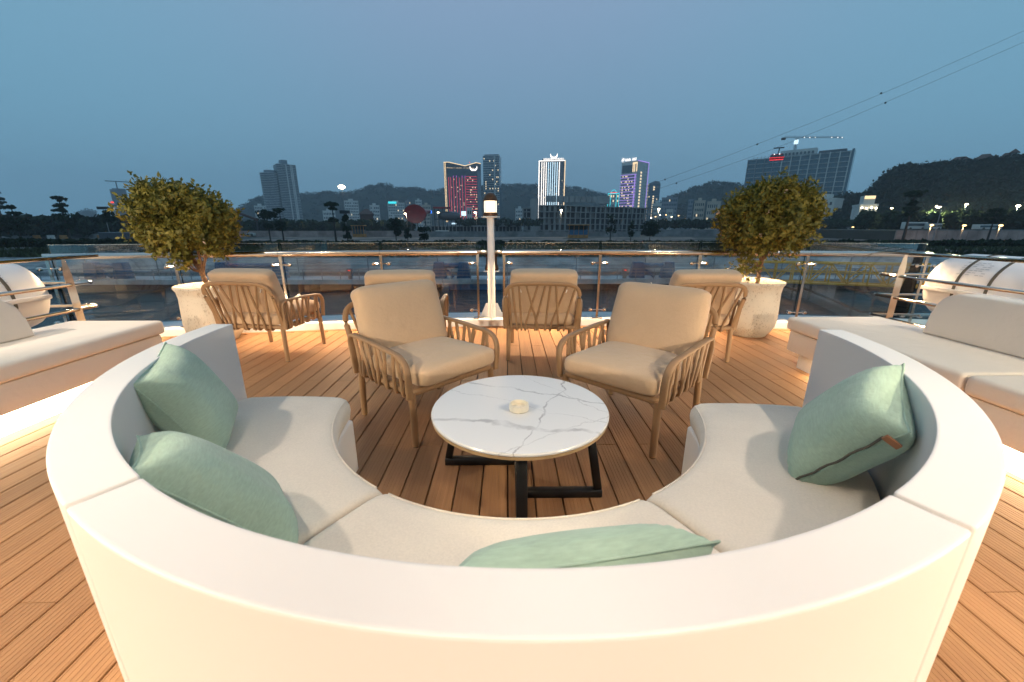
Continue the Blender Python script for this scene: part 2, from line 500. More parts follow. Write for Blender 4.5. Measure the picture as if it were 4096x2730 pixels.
# marble table top: white with grey veins of their own shape
m, t, b = _new('white_marble')
b.inputs['Roughness'].default_value = 0.22
b.inputs['Specular IOR Level'].default_value = 0.5
tc = t.nodes.new('ShaderNodeTexCoord')
nw = t.nodes.new('ShaderNodeTexNoise'); nw.inputs['Scale'].default_value = 3.2; nw.inputs['Detail'].default_value = 7; nw.inputs['Roughness'].default_value = 0.6
t.links.new(tc.outputs['Object'], nw.inputs['Vector'])
wv = t.nodes.new('ShaderNodeVectorMath'); wv.operation = 'SUBTRACT'; wv.inputs[1].default_value = (0.5, 0.5, 0.5)
t.links.new(nw.outputs['Color'], wv.inputs[0])
ws = t.nodes.new('ShaderNodeVectorMath'); ws.operation = 'SCALE'; ws.inputs['Scale'].default_value = 0.22
t.links.new(wv.outputs[0], ws.inputs[0])
wa = t.nodes.new('ShaderNodeVectorMath'); wa.operation = 'ADD'
t.links.new(tc.outputs['Object'], wa.inputs[0]); t.links.new(ws.outputs[0], wa.inputs[1])
acc = None
for (nx, ny, c0, wd, st) in ((0.17, 1.0, -0.20, 0.020, 0.55), (0.36, 1.0, 0.20, 0.009, 0.55), (1.0, -0.42, 0.13, 0.006, 0.6), (0.5, 1.0, 0.02, 0.004, 0.35), (-0.6, 1.0, -0.33, 0.005, 0.3), (1.0, 0.8, 0.36, 0.004, 0.4)):
    dt = t.nodes.new('ShaderNodeVectorMath'); dt.operation = 'DOT_PRODUCT'; dt.inputs[1].default_value = (nx, ny, 0)
    t.links.new(wa.outputs[0], dt.inputs[0])
    sb = t.nodes.new('ShaderNodeMath'); sb.operation = 'SUBTRACT'; sb.inputs[1].default_value = c0; t.links.new(dt.outputs['Value'], sb.inputs[0])
    ab = t.nodes.new('ShaderNodeMath'); ab.operation = 'ABSOLUTE'; t.links.new(sb.outputs[0], ab.inputs[0])
    rg = t.nodes.new('ShaderNodeMapRange'); rg.inputs[1].default_value = wd * 0.4; rg.inputs[2].default_value = wd; rg.inputs[3].default_value = st; rg.inputs[4].default_value = 0
    t.links.new(ab.outputs[0], rg.inputs[0])
    if acc is None: acc = rg.outputs[0]
    else:
        mm = t.nodes.new('ShaderNodeMath'); mm.operation = 'MAXIMUM'; t.links.new(acc, mm.inputs[0]); t.links.new(rg.outputs[0], mm.inputs[1]); acc = mm.outputs[0]
nf = t.nodes.new('ShaderNodeTexNoise'); nf.inputs['Scale'].default_value = 9; nf.inputs['Detail'].default_value = 3
t.links.new(tc.outputs['Object'], nf.inputs['Vector'])
fm = t.nodes.new('ShaderNodeMapRange'); fm.inputs[1].default_value = 0.28; fm.inputs[2].default_value = 0.55
t.links.new(nf.outputs['Fac'], fm.inputs[0])
ml = t.nodes.new('ShaderNodeMath'); ml.operation = 'MULTIPLY'; t.links.new(acc, ml.inputs[0]); t.links.new(fm.outputs[0], ml.inputs[1])
mc = t.nodes.new('ShaderNodeMix'); mc.data_type = 'RGBA'
t.links.new(ml.outputs[0], mc.inputs[0]); mc.inputs[6].default_value = (0.80, 0.78, 0.77, 1); mc.inputs[7].default_value = (0.27, 0.25, 0.26, 1)
t.links.new(mc.outputs[2], b.inputs['Base Color'])
M['marble'] = m
M['edge'] = mat('oak_edge', (0.50, 0.33, 0.17), 0.5, var=0.15, vs=12)

# cast stone pot: cream with pits
m, t, b = _new('pitted_cast_stone')
b.inputs['Roughness'].default_value = 0.85
tc = t.nodes.new('ShaderNodeTexCoord')
mp = t.nodes.new('ShaderNodeMapping'); mp.inputs['Scale'].default_value = (1, 1, 0.6); t.links.new(tc.outputs['Object'], mp.inputs[0])
vo = t.nodes.new('ShaderNodeTexNoise'); vo.inputs['Scale'].default_value = 80; vo.inputs['Detail'].default_value = 3; t.links.new(mp.outputs[0], vo.inputs['Vector'])
big = t.nodes.new('ShaderNodeTexNoise'); big.inputs['Scale'].default_value = 6; t.links.new(mp.outputs[0], big.inputs['Vector'])
ad = t.nodes.new('ShaderNodeMath'); ad.operation = 'MULTIPLY_ADD'; ad.inputs[1].default_value = 0.4
t.links.new(big.outputs['Fac'], ad.inputs[0]); t.links.new(vo.outputs['Fac'], ad.inputs[2])
pit = t.nodes.new('ShaderNodeMapRange'); pit.inputs[1].default_value = 0.52; pit.inputs[2].default_value = 0.62
t.links.new(ad.outputs[0], pit.inputs[0])
mc = t.nodes.new('ShaderNodeMix'); mc.data_type = 'RGBA'
t.links.new(pit.outputs[0], mc.inputs[0]); mc.inputs[6].default_value = (0.56, 0.45, 0.31, 1); mc.inputs[7].default_value = (0.76, 0.655, 0.50, 1)
t.links.new(mc.outputs[2], b.inputs['Base Color'])
bp = t.nodes.new('ShaderNodeBump'); bp.inputs['Strength'].default_value = 0.7; bp.inputs['Distance'].default_value = 0.008
t.links.new(pit.outputs[0], bp.inputs['Height']); t.links.new(bp.outputs[0], b.inputs['Normal'])
M['stone'] = m

# water
m, t, b = _new('harbour_water')
b.inputs['Base Color'].default_value = (0.020, 0.028, 0.028, 1)
b.inputs['Roughness'].default_value = 0.11
b.inputs['IOR'].default_value = 1.33
g_ = t.nodes.new('ShaderNodeNewGeometry')
mp = t.nodes.new('ShaderNodeMapping'); mp.inputs['Scale'].default_value = (0.7, 1.3, 1); t.links.new(g_.outputs['Position'], mp.inputs[0])
n = t.nodes.new('ShaderNodeTexNoise'); n.inputs['Scale'].default_value = 1.1; n.inputs['Detail'].default_value = 6; t.links.new(mp.outputs[0], n.inputs['Vector'])
bp = t.nodes.new('ShaderNodeBump'); bp.inputs['Strength'].default_value = 0.9; bp.inputs['Distance'].default_value = 0.35
t.links.new(n.outputs['Fac'], bp.inputs['Height']); t.links.new(bp.outputs[0], b.inputs['Normal'])
M['water'] = m

M['win_glow'] = emit('added_cabin_glow', (1.0, 0.80, 0.55), 1.2)  # added glow of unseen cabin windows, for warmth in the glass reflections
# ================================================================== ship
YE = lambda x: 5.02 - 0.0225 * (x - 0.55) ** 2          # deck edge at the bow
PITCHB = 0.13
# under deck
mb = MB()
pts = [(-4.4, -7.5), (4.55, -7.5)] + [(x, YE(x) + 0.02) for x in np.linspace(4.55, -4.4, 25)]
mb.slab(pts, -0.30, -0.032)
deck = mb.build('deck', M['dark'], kind='structure')
# plank: one shared grooved board, unit length, scaled along y
prof = []
wd, th = PITCHB - 0.007, 0.028
prof += [(-wd / 2, -th), (-wd / 2, -0.002), (-wd / 2 + 0.002, 0)]
ng = 7
for k in range(ng):
    gx = -wd / 2 + wd * (k + 0.5) / ng
    prof += [(gx - 0.0013, 0), (gx - 0.0006, -0.0013), (gx + 0.0006, -0.0013), (gx + 0.0013, 0)]
prof += [(wd / 2 - 0.002, 0), (wd / 2, -0.002), (wd / 2, -th)]
plank_me = MB().prism(prof, 0, 1).mesh('plank', smooth=0)
plank_me.materials.append(M['deck'])
row = -33
for row in range(-33, 35):
    x = row * PITCHB + 0.065
    ye = YE(x) - 0.075
    off = 0 if row % 2 else 1.0
    cuts = [-2.9, -0.94 + off * 0.0, 1.09, 3.12, 5.15] if row % 2 else [-2.9, 0.08, 2.10, 4.13, 5.15]
    for a, b_ in zip(cuts[:-1], cuts[1:]):
        b2 = min(b_, ye)
        if b2 - a < 0.05: continue
        o = link('plank', plank_me, None, deck)
        o.location = (x, a + 0.0015, random.uniform(-0.0006, 0.0006)); o.scale = (1, b2 - a - 0.003, 1)
# back part of the deck, under the deckhouse
MB().box(-4.4, 4.55, -7.5, -2.903, -0.031, -0.001).build('deck_panel', M['deck'], deck, smooth=0)
# curved margin board
xs = np.linspace(-4.4, 4.55, 40)
mb = MB()
vs = []; fs = []
for x in xs:
    y = YE(x); vs += [(x, y - 0.07, -0.03), (x, y - 0.07, 0.004), (x, y - 0.004, 0.004), (x, y - 0.004, -0.03)]
for i in range(len(xs) - 1):
    for j in range(4):
        k = (j + 1) % 4; fs.append((4 * i + j, 4 * i + k, 4 * i + 4 + k, 4 * i + 4 + j))
mb.add(vs, fs).build('margin_board', M['deck'], deck, smooth=30)
# white coaming and hull
def bow_strip(name, x0, x1, prof, m, parent=None, n=44, **kw):
    mb = MB(); vs = []; fs = []; q = len(prof)
    for x in np.linspace(x0, x1, n):
        for dy, z in prof: vs.append((x, YE(x) + dy, z))
    for i in range(n - 1):
        for j in range(q):
            k = (j + 1) % q; fs.append((q * i + j, q * i + k, q * i + q + k, q * i + q + j))
    fs.append(tuple(range(q))); fs.append(tuple(range(n * q - 1, (n - 1) * q - 1, -1)))
    mb.add(vs, fs)
    return mb.build(name, m, parent, smooth=40, **kw)
bow_strip('coaming', -5.35, 5.5, [(0.0, -0.35), (0.0, 0.075), (0.012, 0.09), (0.40, 0.10), (0.46, 0.06), (0.46, -0.35)], M['gel'], kind='structure')
bow_strip('hull', -5.35, 5.5, [(-0.2, -0.36), (0.5, -0.36), (0.1, -3.0), (-1.4, -5.7), (-3.0, -5.7)], M['gel'], kind='structure')
mb = MB(); mb.slab([(-5.35, -12), (-4.42, -12), (-4.42, YE(-4.42) - 0.01), (-5.35, YE(-5.35) - 0.01)], -0.40, 0.10); mb.build('side_deck', M['gel'], bevel=0.012, kind='structure')
mb = MB(); mb.slab([(4.57, -12), (5.5, -12), (5.5, YE(5.5) - 0.01), (4.57, YE(4.57) - 0.01)], -0.40, 0.10); mb.build('side_deck', M['gel'], bevel=0.012, kind='structure')

for xs_ in (-5.42, 5.46):
    MB().box(xs_ - 0.05, xs_ + 0.05, -12, 2.2, 0.101, 0.95).build('added_bulwark', M['gel'], bevel=0.02, kind='structure')  # added out of view so the bow glass mirrors white, not dark water

# ---- glass bow railing
PZX = [-4.95, -3.80, -2.70, -1.55, -0.37, -0.04, 1.17, 2.40, 3.65, 4.90]
rail = thing('glass_railing', 'frameless glass bow railing with steel handrail, slim posts and round clamps', 'railing')
def pdir(x):
    return math.atan(-0.045 * (x - 0.55))
post_me = {}
for i, x in enumerate(PZX):
    a = pdir(x); c, s_ = math.cos(a), math.sin(a)
    y0 = YE(x) + 0.075
    T = Matrix.Translation((x, y0, 0)) @ Matrix.Rotation(a, 4, 'Z')
    mb = MB().prism([(-0.014, 0.105), (0.014, 0.105), (0.013, 0.80), (0.020, 0.912), (-0.020, 0.912), (-0.013, 0.80)], -0.006, 0.006)
    po = mb.build('post', M['steel'], rail, smooth=30); po.matrix_local = T
    MB().box(-0.065, 0.065, -0.045, 0.045, 0.088, 0.106).build('base_plate', M['steel'], po, bevel=0.003)
    for z in (0.80, 0.20):
        for sd_ in (-1, 1):
            if (i == 4 and sd_ == 1) or (i == 5 and sd_ == -1): continue
            mb = MB().tube([(0, 0, z), (sd_ * 0.085, 0.0, z)], 0.0085, 8)
            mb.lathe([(0.008, -0.03), (0.020, -0.026), (0.024, -0.01), (0.022, 0.012), (0.010, 0.018)], 14, (sd_ * 0.09, 0.012, z), 'y')
            mb.build('clamp', M['steel'], po)
def bow_panel(x0, x1, dy, th, z0, z1, n=2):
    mb = MB(); vs = []; fs = []
    xs = np.linspace(x0, x1, n)
    for x in xs:
        y = YE(x) + dy; vs += [(x, y, z0), (x, y, z1), (x, y + th, z1), (x, y + th, z0)]
    for i in range(n - 1):
        for j in range(4):
            k = (j + 1) % 4; fs.append((4 * i + j, 4 * i + k, 4 * i + 4 + k, 4 * i + 4 + j))
    fs += [(0, 1, 2, 3), (4 * n - 1, 4 * n - 2, 4 * n - 3, 4 * n - 4)]
    return mb.add(vs, fs)
for i in range(len(PZX) - 1):
    if i == 4: continue
    bow_panel(PZX[i] + 0.016, PZX[i + 1] - 0.016, 0.10, 0.012, 0.17, 1.05).build('glass_panel', M['glass'], rail, smooth=0)
    gp = [o for o in rail.children if o.name.startswith('glass_panel')][-1]
    bow_panel(PZX[i] + 0.017, PZX[i + 1] - 0.017, 0.1005, 0.011, 1.0502, 1.0535).build('polished_edge', M['gedge'], gp, smooth=0)
    for xe in (PZX[i] + 0.0155, PZX[i + 1] - 0.0155):
        MB().box(xe - 0.0012, xe + 0.0012, YE(xe) + 0.1005, YE(xe) + 0.1115, 0.171, 1.0498).build('side_edge', M['gside'], gp, smooth=0)
    # rail section: flat polished tube
    a0 = PZX[i] + (0.0 if i not in (5,) else -0.02); a1 = PZX[i + 1]
    mb = MB(); vs = []; fs = []; xs = np.linspace(a0 + 0.002, a1 - 0.002, 6)
    sec = [(0.042, 0.902), (0.038, 0.907), (0.038, 0.956), (0.043, 0.962), (0.092, 0.962), (0.098, 0.956), (0.098, 0.907), (0.093, 0.902)]
    for x in xs:
        for dy, z in sec: vs.append((x, YE(x) + dy, z))
    q = len(sec)
    for ii in range(5):
        for j in range(q):
            k = (j + 1) % q; fs.append((q * ii + j, q * ii + k, q * ii + q + k, q * ii + q + j))
    fs += [tuple(range(q)), tuple(range(6 * q - 1, 5 * q - 1, -1))]
    mb.add(vs, fs).build('handrail', M['steel'], rail, smooth=50)
# short handrail stub joining to the lamp post
mb = MB()
for xa, xb in ((-0.368, -0.252), (-0.148, -0.062)):
    mb.box(xa, xb, YE(-0.2) + 0.045, YE(-0.2) + 0.098, 0.910, 0.959)
mb.build('handrail', M['steel'], rail, bevel=0.006)
# warm led line under the handrail, one per panel
for i in range(len(PZX) - 1):
    if i == 4: continue
    xa, xb = PZX[i] + 0.06, PZX[i + 1] - 0.06
    xm = (xa + xb) / 2
    ld = bpy.data.lights.new('rail_led', 'AREA'); ld.shape = 'RECTANGLE'; ld.size = xb - xa; ld.size_y = 0.012
    ld.energy = LED_RAIL * (xb - xa); ld.color = WARM; ld.spread = rad(150)
    lo = bpy.data.objects.new('rail_led', ld); COL.objects.link(lo); lo.parent = rail
    lo.location = (xm, YE(xm) + 0.055, 0.898); lo.rotation_euler = (rad(-20), 0, pdir(xm))

# ---- lantern post
lp = thing('lantern_post', 'cream white post with lit bronze lantern at the bow railing', 'lamp post', (-0.2, 4.99 + 0.09, 0))
MB().lathe([(0.050, 0.09), (0.047, 0.6), (0.044, 1.345)], 20).build('pole', M['paint'], lp)
mb = MB()
for k in range(4):
    a = k * PI / 2 + PI / 4 * 0
    c, s_ = math.cos(a), math.sin(a)
    P = [(0.05, 0.105), (0.145, 0.105), (0.145, 0.125), (0.075, 0.29), (0.05, 0.29)]
    n = len(P)
    vs = [(r_ * c - 0.005 * s_, r_ * s_ + 0.005 * c, z) for r_, z in P] + [(r_ * c + 0.005 * s_, r_ * s_ - 0.005 * c, z) for r_, z in P]
    mb.add(vs, [tuple(range(n)), tuple(range(2 * n - 1, n - 1, -1))] + [(i, i + n, (i + 1) % n + n, (i + 1) % n) for i in range(n)])
mb.build('gusset', M['paint'], lp)
MB().box(-0.17, 0.17, -0.16, 0.16, 0.085, 0.106).build('base_plate', M['paint'], lp, bevel=0.004)
MB().lathe([(0.11, 1.345), (0.112, 1.35), (0.112, 1.36), (0.06, 1.362)], 8).build('shelf_plate', M['paint'], lp)
lan = MB().lathe([(0.070, 1.363), (0.088, 1.365), (0.092, 1.385), (0.088, 1.40), (0.080, 1.405)], 24).build('lantern', M['bronze'], lp)
MB().lathe([(0.074, 1.405), (0.076, 1.47), (0.074, 1.536)], 24, cap=False).build('lantern_glass', M['lampglass'], lan)
MB().lathe([(0.018, 1.41), (0.022, 1.44), (0.022, 1.50), (0.012, 1.52)], 12).build('bulb', M['bulb'], lan)
MB().lathe([(0.088, 1.536), (0.092, 1.545), (0.086, 1.56), (0.074, 1.592), (0.050, 1.618), (0.02, 1.630), (0.002, 1.632)], 24).build('lantern_cap', M['bronze'], lan)
mb = MB()
for k in range(4):
    a = PI / 4 + k * PI / 2
    mb.tube([(0.084 * math.cos(a), 0.084 * math.sin(a), 1.39), (0.086 * math.cos(a), 0.086 * math.sin(a), 1.545)], 0.003, 6)
mb.build('cage_bar', M['bronze'], lan)
pl = bpy.data.lights.new('lantern_light', 'POINT'); pl.energy = LANTERN_W; pl.color = WARM; pl.shadow_soft_size = 0.09
po = bpy.data.objects.new('lantern_light', pl); COL.objects.link(po); po.parent = lp; po.location = (0, 0, 1.47)
# second, unlit lantern on a bracket behind the post
MB().box(-0.10, 0.10, 0.03, 0.24, 0.685, 0.697).build('bracket', M['paint'], lp, bevel=0.003)
l2 = MB().lathe([(0.088, 0.698), (0.090, 0.72), (0.082, 0.76), (0.074, 0.775), (0.070, 0.86), (0.086, 0.875), (0.088, 0.90), (0.07, 0.93), (0.03, 0.95), (0.002, 0.952)], 22, (0, 0.14, 0)).build('lantern', M['bronze'], lp)
tag(l2, 'dark unlit lower lantern')

# ---- benches at the sides
def rbox(x0, x1, y0, y1, z0, z1, e1=0.35, e2=0.12, nu=48, nv=14):
    return MB().superell((x1 - x0) / 2, (y1 - y0) / 2, (z1 - z0) / 2, e1, e2, nu, nv, ((x0 + x1) / 2, (y0 + y1) / 2, (z0 + z1) / 2))
def slabcush(x0, x1, y0, y1, z0, z1, bev):
    return MB().box(x0, x1, y0, y1, z0, z1)
def bench(name, label, sx, xf, xb, yfar, ysplit):
    """sx: +1 right side, -1 left; xf front, xb back (absolute)"""
    t = thing(name, label, 'bench')
    lo = lambda a, b_: (min(a, b_), max(a, b_))
    x0, x1 = lo(xf + sx * 0.025, xb); MB().box(x0, x1, -1.2, yfar - 0.03, 0.145, 0.335).build('base', M['vinyl'], t, bevel=0.02)
    x0, x1 = lo(xf + sx * 0.09, xb - sx * 0.02); MB().box(x0, x1, -1.2, yfar - 0.12, 0.0, 0.144).build('plinth', M['paint'], t, smooth=0)
    x0, x1 = lo(xf + sx * 0.072, xf + sx * 0.088); MB().box(x0, x1, -1.2, yfar - 0.35, 0.012, 0.142).build('led_strip', M['led'], t, smooth=0)
    for ya, yb in ((ysplit + 0.004, yfar), (-1.2, ysplit - 0.004)):
        x0, x1 = lo(xf, xb)
        MB().box(x0, x1, ya, yb, 0.338, 0.455).build('seat_cushion', M['vinyl'], t, bevel=0.035, seg=4)
    return t
bl = bench('side_bench', 'cream bench left of the sofa with glowing plinth', -1, -3.02, -3.82, 3.45, 0.75)
br = bench('side_bench', 'cream bench right of the sofa, its seat in two cushions', 1, 2.56, 3.40, 3.53, 2.055)
def back_panel(parent, x0, x1, yend, ztop):
    # rounded far top corner, outline in y-z, extruded in x
    R = 0.17
    P = [(-1.2, 0.457), (yend, 0.457), (yend - 0.02, ztop - R)] + [(yend - 0.03 - R + R * math.cos(a), ztop - R + R * math.sin(a)) for a in np.linspace(0.1, PI / 2, 8)] + [(-1.2, ztop)]
    n = len(P)
    mb = MB(); vs = [(x0, y, z) for y, z in P] + [(x1, y, z) for y, z in P]
    mb.add(vs, [tuple(range(n)), tuple(range(2 * n - 1, n - 1, -1))] + [(i, i + n, (i + 1) % n + n, (i + 1) % n) for i in range(n)])
    mb.build('backrest', M['vinyl'], parent, bevel=0.018, seg=3)
back_panel(bl, -3.70, -3.54, 2.93, 0.765)
back_panel(br, 3.20, 3.36, 2.94, 0.785)

# ---- side rails with three tubes, one each side
def side_rail(label, X, ycorner, ypost, outer):
    s_ = 1 if X > 0 else -1
    t = thing('side_railing', label, 'railing')
    MB().box(min(X - s_ * 0.05, X + s_ * 0.05), max(X - s_ * 0.05, X + s_ * 0.05), -1.5, ycorner + 0.08, 0.945, 0.975).build('cap_rail', M['steel'], t, bevel=0.006)
    for z in (0.70, 0.46, 0.215):
        R = 0.05
        path = [(X, -1.5, z), (X, ycorner - R, z)] + [(X + s_ * R * (1 - math.cos(a)), ycorner - R + R * math.sin(a), z) for a in np.linspace(0, PI / 2, 6)] + [(outer, ycorner - 0.12, z)]
        MB().tube(path, 0.017, 10).build('tube', M['steel'], t)
    mb = MB().prism([(-0.028, 0.0), (0.028, 0.0), (0.028, 0.80), (0.014, 0.944), (-0.010, 0.944), (-0.028, 0.80)], -0.007, 0.007)
    for yp in (ypost, ypost - 1.5, ypost - 3.0):
        me = mb.mesh('post'); o = link('post', me, M['steel'], t); o.location = (X, yp, 0.0); o.rotation_euler.z = rad(-45 * s_)
    return t
side_rail('steel tube railing with bent corners at the left edge', -4.22, 4.12, 3.90, -5.2)
side_rail('steel tube railing with bent corners at the right edge', 4.42, 4.73, 4.45, 5.4)

# ---- life raft canisters
def canister(label, x, y0, y1, r_, z, group='life raft canisters'):
    t = thing('life_raft_canister', label, 'life raft', (x, y0, z), group=group)
    L = y1 - y0
    prof = [(0.02, 0.0), (r_ * 0.45, 0.008), (r_ * 0.75, 0.04), (r_ * 0.93, 0.10), (r_, 0.20), (r_, L - 0.20), (r_ * 0.93, L - 0.10), (r_ * 0.75, L - 0.04), (r_ * 0.45, L - 0.008), (0.02, L)]
    MB().lathe(prof, 32, axis='y').build('shell', M['gel'], t)
    # seam flange where the halves meet
    MB().box(-r_ - 0.035, r_ + 0.035, 0.12, L - 0.12, -0.03, 0.012).build('flange', M['gel'], t, bevel=0.012)
    for f in (0.27, 0.42, 0.62, 0.77):
        MB().lathe([(r_ + 0.002, L * f), (r_ + 0.006, L * f + 0.002), (r_ + 0.006, L * f + 0.028), (r_ + 0.002, L * f + 0.03)], 32, axis='y', cap=False).build('strap', M['piping'], t)
    # faint instruction print near the end
    mb = MB()
    for k in range(7):
        a = rad(128 + 4 * k) if x > 0 else rad(52 - 4 * k)
        rr = r_ + 0.003
        da = rad(0.55)
        for q in range(6):
            if (k * 5 + q * 3) % 4 == 0: continue
            ya, yb = L - 0.62 + q * 0.042, L - 0.62 + q * 0.042 + 0.034
            mb.add([(rr * math.cos(a - da), ya, rr * math.sin(a - da)), (rr * math.cos(a + da), ya, rr * math.sin(a + da)), (rr * math.cos(a + da), yb, rr * math.sin(a + da)), (rr * math.cos(a - da), yb, rr * math.sin(a - da))], [(0, 1, 2, 3)])
    mb.build('printed_notice', M['greyprint'], t, smooth=0)
    for f in (0.2, 0.8):
        MB().box(-r_ * 0.7, r_ * 0.7, L * f - 0.03, L * f + 0.03, -z + 0.10, -r_ * 0.72).build('cradle', M['steel'], t, bevel=0.004)
    return t
M['greyprint'] = mat('grey_print', (0.45, 0.45, 0.46), 0.6)
canister('white life raft canister behind the left bench', -4.80, 2.2, 4.02, 0.34, 0.60)
canister('white life raft canister with black straps behind the right bench', 5.02, 2.6, 4.52, 0.36, 0.60)

# ---- unseen deckhouse, added behind the camera to carry the deck lights
dh = thing('deckhouse', 'unseen white deckhouse added to carry deck lights, with glowing windows and roof overhang', 'cabin')
MB().box(-4.3, 4.4, -7.4, -7.2, 0.001, 2.80).build('wall', M['paint'], dh, smooth=0)
MB().box(-4.5, 4.6, -7.4, 0.78, 2.80, 2.95).build('roof', M['paint'], dh, bevel=0.03)  # unseen overhang, stretched forward to mount the lamps
for k in range(5):
    x0 = -3.9 + k * 1.62
    f = MB().box(x0, x0 + 1.4, -7.198, -7.16, 0.5, 2.3).build('window', M['steel'], dh, smooth=0)
    MB().box(x0 + 0.05, x0 + 1.35, -7.158, -7.15, 0.55, 2.25).build('pane', M['win_glow'], f, smooth=0)
for k in range(6):
    MB().box(-4.4 + k * 1.76, -4.28 + k * 1.76, -1.2, -1.08, 0.0, 2.80).build('column', M['paint'], dh, bevel=0.01) if k in (0, 5) else None
def unseen_deck_lamp(x, y, z, aim, watts, ang, blend, size=0.05, col=None):
    d = bpy.data.lights.new('unseen_deck_lamp', 'SPOT'); d.energy = watts; d.color = col or WARM2; d.spot_size = rad(ang); d.spot_blend = blend; d.shadow_soft_size = size
    o = bpy.data.objects.new('unseen_deck_lamp', d); COL.objects.link(o); o.parent = dh
    o.location = (x, y, z)
    o.rotation_euler = (Vector(aim) - Vector((x, y, z))).to_track_quat('-Z', 'Y').to_euler()
    fix = MB().lathe([(0.06, 0.0), (0.06, 0.05), (0.045, 0.07)], 16).build('lamp_body', M['paint'], dh)
    fix.location = (x, y, z + 0.02)
for L_ in UNSEEN_LAMPS: unseen_deck_lamp(*L_)

# ================================================================== curved sofa
SX, SY = 0.05, 1.80
sofa = thing('curved_sofa', 'white half-round sofa with cream seat cushions facing the coffee table', 'sofa', (SX, SY, 0))
def rprof(r0, r1, z0, z1, rt, n=5, rb=0.004):
    k = 0.004
    P = [(r0 + rb, z0), (r1 - rb, z0), (r1, z0 + rb), (r1, z1 - rt - k)]
    P += [(r1 - rt + rt * math.cos(a), z1 - rt + rt * math.sin(a)) for a in np.linspace(0, PI / 2, n)]
    P += [(r1 - rt - k, z1), (r0 + rt + k, z1)]
    P += [(r0 + rt + rt * math.cos(a), z1 - rt + rt * math.sin(a)) for a in np.linspace(PI / 2, PI, n)]
    P += [(r0, z1 - rt - k), (r0, z0 + rb)]
    return P
angs = [(177.3, 237.0), (237.55, 297.0), (297.55, 357.0)]
for a0, a1 in angs:
    MB().arc(rprof(1.362, 1.462, 0.02, 0.80, 0.0035, 3), a0, a1, 44, endr=0.005).build('backrest', M['gel'], sofa, smooth=40)
    MB().arc(rprof(0.835, 1.358, 0.02, 0.305, 0.012), a0 + 0.05, a1 - 0.05, 36, endr=0.010).build('base', M['gel'], sofa, smooth=40)
for (a0, a1) in ((179.2, 236.95), (237.6, 296.95), (297.6, 355.0)):
    P = [(0.855, 0.312), (1.352, 0.312), (1.356, 0.40), (1.340, 0.442), (1.30, 0.450)] + [(r_, 0.450 + 0.006 * math.sin((r_ - 0.9) / 0.4 * PI)) for r_ in (1.2, 1.1, 1.0)] + [(0.90, 0.450), (0.862, 0.445), (0.836, 0.432), (0.822, 0.408), (0.820, 0.38), (0.828, 0.335)]
    sc_ = MB().arc(P, a0, a1, 44, endr=0.03).build('seat_cushion', M['linen'], sofa, smooth=50)
    for (rr, zz) in ((0.836, 0.434),):
        pts = [(rr * math.cos(rad(a)), rr * math.sin(rad(a)), zz) for a in np.linspace(a0 + 1.6, a1 - 1.6, 40)]
        MB().tube(pts, 0.0032, 6).build('piping', M['linen'], sc_)

# ================================================================== pillows
def pillow_mesh(w, h, T, seed, n=34):
    rg = np.random.default_rng(seed)
    s = np.linspace(-1, 1, n); S, Tt = np.meshgrid(s, s)
    ph = rg.random(8) * 6.28; kx = rg.normal(size=8) * 3.2; ky = rg.normal(size=8) * 3.2
    X = w / 2 * S * (1 - 0.075 * (1 - Tt ** 2) * np.abs(S) ** 2)
    Y = h / 2 * Tt * (1 - 0.075 * (1 - S ** 2) * np.abs(Tt) ** 2)
    base = np.clip((1 - S ** 4) * (1 - Tt ** 4), 0, 1) ** 0.55
    wr = sum(np.sin(kx[i] * S + ky[i] * Tt + ph[i]) for i in range(8)) / 8
    # gathers running in from the corners
    d = np.minimum(np.minimum(np.hypot(S - 1, Tt - 1), np.hypot(S + 1, Tt - 1)), np.minimum(np.hypot(S - 1, Tt + 1), np.hypot(S + 1, Tt + 1)))
    ang = np.arctan2(np.abs(Tt) - 1.0, np.abs(S) - 1.0)
    gath = np.exp(-(d / 0.35) ** 2) * np.sin(ang * 22) * 0.05
    z = T / 2 * base * (1 + 0.10 * wr) + gath * T * base
    z2 = T / 2 * base * (1 + 0.10 * wr[::-1]) + gath * T * base * 0.6
    vs = [(X[i, j], Y[i, j], z[i, j]) for i in range(n) for j in range(n)] + [(X[i, j], Y[i, j], -z2[i, j] - 1e-4) for i in range(n) for j in range(n)]
    fs = []
    N = n * n
    for i in range(n - 1):
        for j in range(n - 1):
            a, b_, c, d_ = i * n + j, i * n + j + 1, (i + 1) * n + j + 1, (i + 1) * n + j
            fs.append((a, b_, c, d_)); fs.append((a + N, d_ + N, c + N, b_ + N))
    bd = [(0, j) for j in range(n)] + [(i, n - 1) for i in range(1, n)] + [(n - 1, j) for j in range(n - 2, -1, -1)] + [(i, 0) for i in range(n - 2, 0, -1)]
    ids = [i * n + j for i, j in bd]
    for q in range(len(ids)):
        a, b_ = ids[q], ids[(q + 1) % len(ids)]
        fs.append((a, a + N, b_ + N, b_))
    mb = MB(); mb.v = vs; mb.f = fs
    return mb.mesh('pillow', 70), (X, Y)
def place(o, c, ex, ey):
    ex = Vector(ex).normalized(); ey = Vector(ey); ey = (ey - ex * ey.dot(ex)).normalized(); ez = ex.cross(ey)
    m4 = Matrix((ex, ey, ez)).transposed().to_4x4(); m4.translation = Vector(c)
    o.matrix_world = m4
